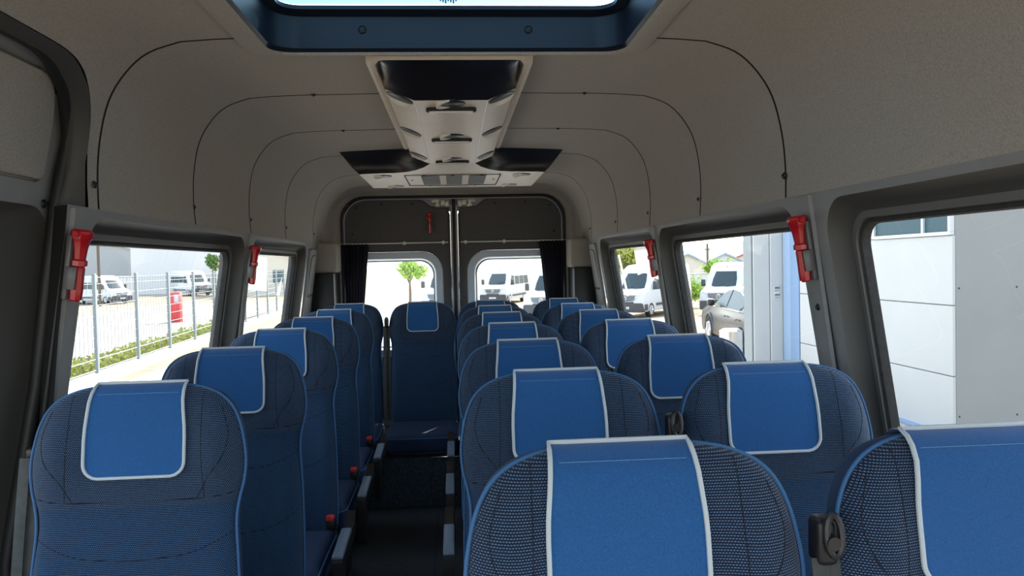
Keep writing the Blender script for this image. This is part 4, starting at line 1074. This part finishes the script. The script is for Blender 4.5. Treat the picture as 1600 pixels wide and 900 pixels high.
tree('garden_tree', (-17.2, 86, G), 6.2, (2.3, 1.8, 1.5), 2600, .16, M_LEAFD, 'green tree rising behind the orange roofed houses on the left', 'tree')
tree('garden_tree', (-21.3, 70, G), 3.6, (.9, .9, .8), 900, .14, M_LEAFD, 'green tree beside the white hall, far left window edge', 'tree')
bm = nb(); rnd = random.Random(3)
for k in range(46):
    y = 10 + k * .42; x = -7.0 - .062 * (y - 14.77) + rnd.uniform(-.25, .05); leaves(bm, (x - .25, y, G + .18), (.28, .3, .22 + rnd.uniform(0, .10)), 130, .05, rnd)
hd = mesh_obj('low_hedge', bm, M_LEAFY, smooth=False); tag(hd, 'low yellow green planting along the foot of the mesh fence', 'hedge')

# ---- boundary fence on the left
def FX(y): return -6.68 - .062 * (y - 14.77)
fe = empty('mesh_fence', (FX(10.35), 10.35, G)); tag(fe, 'grey steel mesh fence with square posts along the road on the left', 'fence'); OF = (FX(10.35), 10.35, G)
ys = [10.35 + 2.21 * k for k in range(16)]
bm = nb(); L = []
for y in (ys[0] - 1, ys[-1] + 1): L.append([(FX(y) + .08, y, G), (FX(y) + .08, y, G + .20), (FX(y) - .12, y, G + .20), (FX(y) - .12, y, G)])
loft(bm, L, cap0=True, cap1=True); part('kerb_wall', bm, M_CONC, fe, OF, smooth=False)
for k, y in enumerate(ys):
    w = .04 if k < 10 else .05
    bm = nb(); box(bm, FX(y) - .03, FX(y) + .03, y - w, y + w, G + .19, G + 2.05, .006, 1); part('post', bm, M_GREYP, fe, OF, smooth=False)
for y0, y1 in zip(ys, ys[1:]):
    bm = nb()
    for z in [.26, .46, .66, .86, 1.06, 1.26, 1.46, 1.66, 1.86, 1.98]: tube(bm, [(FX(y0), y0, G + z), (FX(y1), y1, G + z)], .006 if z not in (.26, .46) else .011, 4)
    m_ = 12
    for j in range(1, m_): y = y0 + (y1 - y0) * j / m_; tube(bm, [(FX(y), y, G + .22), (FX(y), y, G + 2.0)], .0035, 4)
    part('mesh_panel', bm, M_GREYP, fe, OF, smooth=False)

rb = empty('red_cabinet', (-11.33, 32.0, G + .02)); tag(rb, 'upright red cabinet with a white plate standing at the roadside beyond the fence', 'cabinet')
bm = nb(); box(bm, -.22, .22, -.18, .18, .0, 1.2, .02); mesh_obj('cabinet_body', bm, M_REDBOX, rb)
bm = nb(); box(bm, .02, .20, -.195, -.178, .80, 1.12, .005); mesh_obj('white_plate', bm, M_WHITE, rb)

# ---- buildings in the distance
def gable(name, loc, rz, w, d, h, rh, mw, mr, label, windows=(), over=.3, door=None):
    root = empty(name, loc, math.radians(rz)); tag(root, label, 'building')
    bm = nb(); box(bm, -w / 2, w / 2, 0, d, 0, h)
    loft(bm, [[(-w / 2, y, h), (0, y, h + rh), (w / 2, y, h)] for y in (.01, d - .01)], cap0=True, cap1=True)
    mesh_obj('wall', bm, mw, root, smooth=False)
    bm = nb(); P = [(-w / 2 - over, h - over * rh / (w / 2)), (0, h + rh), (w / 2 + over, h - over * rh / (w / 2)), (w / 2 + over, h - over * rh / (w / 2) + .2), (0, h + rh + .22), (-w / 2 - over, h - over * rh / (w / 2) + .2)]
    loft(bm, [[(x, y, z) for x, z in P] for y in (-over, d + over)], cap0=True, cap1=True); mesh_obj('roof', bm, mr, root, smooth=False)
    for x0, x1, z0, z1 in windows:
        bm = nb(); box(bm, x0, x1, -.04, .02, z0, z1); f = mesh_obj('window', bm, M_WGLASS, root, smooth=False)
    if door:
        bm = nb(); box(bm, door[0], door[1], -.05, .02, 0, door[2]); mesh_obj('gate', bm, M_GREYP, root, smooth=False)
    return root
gable('metal_barn', (-40, 80, G), 12, 17, 18, 4.2, 1.9, mat('grey cladding', (.38, .39, .39), .7), M_BARN, 'large pale grey gabled barn beyond the road on the left', windows=(), door=(-7.5, -3, 3.4))
gable('white_hall', (-25.8, 74, G), 0, 8.6, 16, 4.6, .5, M_WHITE, M_BARN, 'bright white flat hall to the right of the grey barn')
gable('tiled_house', (-15.0, 62, G), 20, 5.5, 7, 2.7, 1.3, M_CREAM, M_TILE, 'low house with orange tiled roof behind the second left window', windows=((-1.6, -.8, 1.0, 2.0), (.6, 1.4, 1.0, 2.0)))
gable('tiled_house', (-18.6, 76, G), -10, 4.6, 7, 3.2, 1.3, M_CREAM, M_TILE, 'second orange roofed house, standing left of and behind the other', windows=((-1.0, -.2, 1.2, 2.2),))
gable('grey_roofed_house', (28.3, 92, G - .8), 0, 4.2, 8, 2.5, 1.0, M_CREAM, M_SLATE, 'long low house with a blue grey roof beyond the parked van', windows=())
gable('grey_roofed_house', (34.4, 96, G - .8), 0, 5.0, 8, 2.4, 1.1, M_WHITE, M_SLATE, 'blue grey roofed house next to the red roofed one')
gable('red_roofed_house', (43.4, 112, G - .8), 0, 5.2, 8, 2.6, 1.0, M_CREAM, M_TILE2, 'red roofed house at the far right behind the vans')
gable('cream_building', (15.0, 66, G - .8), 0, 5.0, 6, 3.8, .9, M_CREAM, M_CREAM, 'cream building above the van in the third right window', windows=((-1.5, .8, 2.2, 3.2),))
def flat_box(name, loc, rz, dims, m, label, cat, ribs=0):
    root = empty(name, loc, math.radians(rz)); tag(root, label, cat); w, d, h = dims
    bm = nb(); box(bm, -w / 2, w / 2, 0, d, 0, h, .03, 1); mesh_obj('panel_wall', bm, m, root, smooth=False)
    bm = nb(); box(bm, -w / 2 - .05, w / 2 + .05, -.06, d + .06, h, h + .08, .02, 1); mesh_obj('coping', bm, M_CONC, root, smooth=False)
    for k in range(ribs):
        x = -w / 2 + w * (k + .5) / ribs; bm = nb(); box(bm, x - .05, x + .05, -.05, .0, 0, h); mesh_obj('rib', bm, M_CONC, root, smooth=False)
    return root
flat_box('boundary_wall', (-25.5, 56, G), 0, (6.0, .3, 1.75), M_WHITE, 'long white boundary wall across the road, behind the first fence posts', 'wall', 5)
flat_box('garden_wall', (22, 62, G - .8), 0, (22, .3, 1.7), M_BARN, 'pale slatted wall behind the vans on the right', 'wall', 14)
bm = nb(); tube(bm, [(0, 0, 0), (0, 0, 4.9)], .09, 8); tube(bm, [(0, 0, 4.85), (.6, 0, 4.9)], .04, 6); o = mesh_obj('street_pole', bm, M_BARK); o.location = (-22.3, 50, G); tag(o, 'thin pole standing before the grey barn beyond the road', 'pole')
bm = nb(); tube(bm, [(0, 0, 0), (0, 0, 4.6)], .12, 8); box(bm, -.25, .25, -.1, .1, 3.9, 4.0); o = mesh_obj('telegraph_pole', bm, M_BARK); o.location = (26.8, 80, G - .8); tag(o, 'dark telegraph pole above the roofs in the second right window', 'pole')
o = copy_tree(v0); o.location = (-22.2, 53, G + .02); o.rotation_euler = (0, 0, math.radians(62)); o.scale = (.8, .62, .72); tag(o, 'small white van parked in front of the white boundary wall', 'van')
o = copy_tree(v0); o.location = (-21.2, 66, G + .02); o.rotation_euler = (0, 0, math.radians(40)); o.scale = (.9, .7, .8); tag(o, 'pale van parked in front of the bright white hall', 'van')
bm = nb(); R = []; rnd = random.Random(5)
for j, (yy, f) in enumerate(((700, 0), (860, .6), (1000, 1), (1100, .6))):
    R.append([bm.verts.new((150 + k * 22, yy, G - 6 + f * (34 * math.exp(-((k - 21) / 13) ** 2) + 4 * math.sin(k * .6) + 14 + rnd.uniform(-2, 2)))) for k in range(60)])
for A, B in zip(R, R[1:]):
    for k in range(59): bm.faces.new((A[k], A[k + 1], B[k + 1], B[k]))
o = mesh_obj('hills', bm, M_HILL); tag(o, kind='structure')
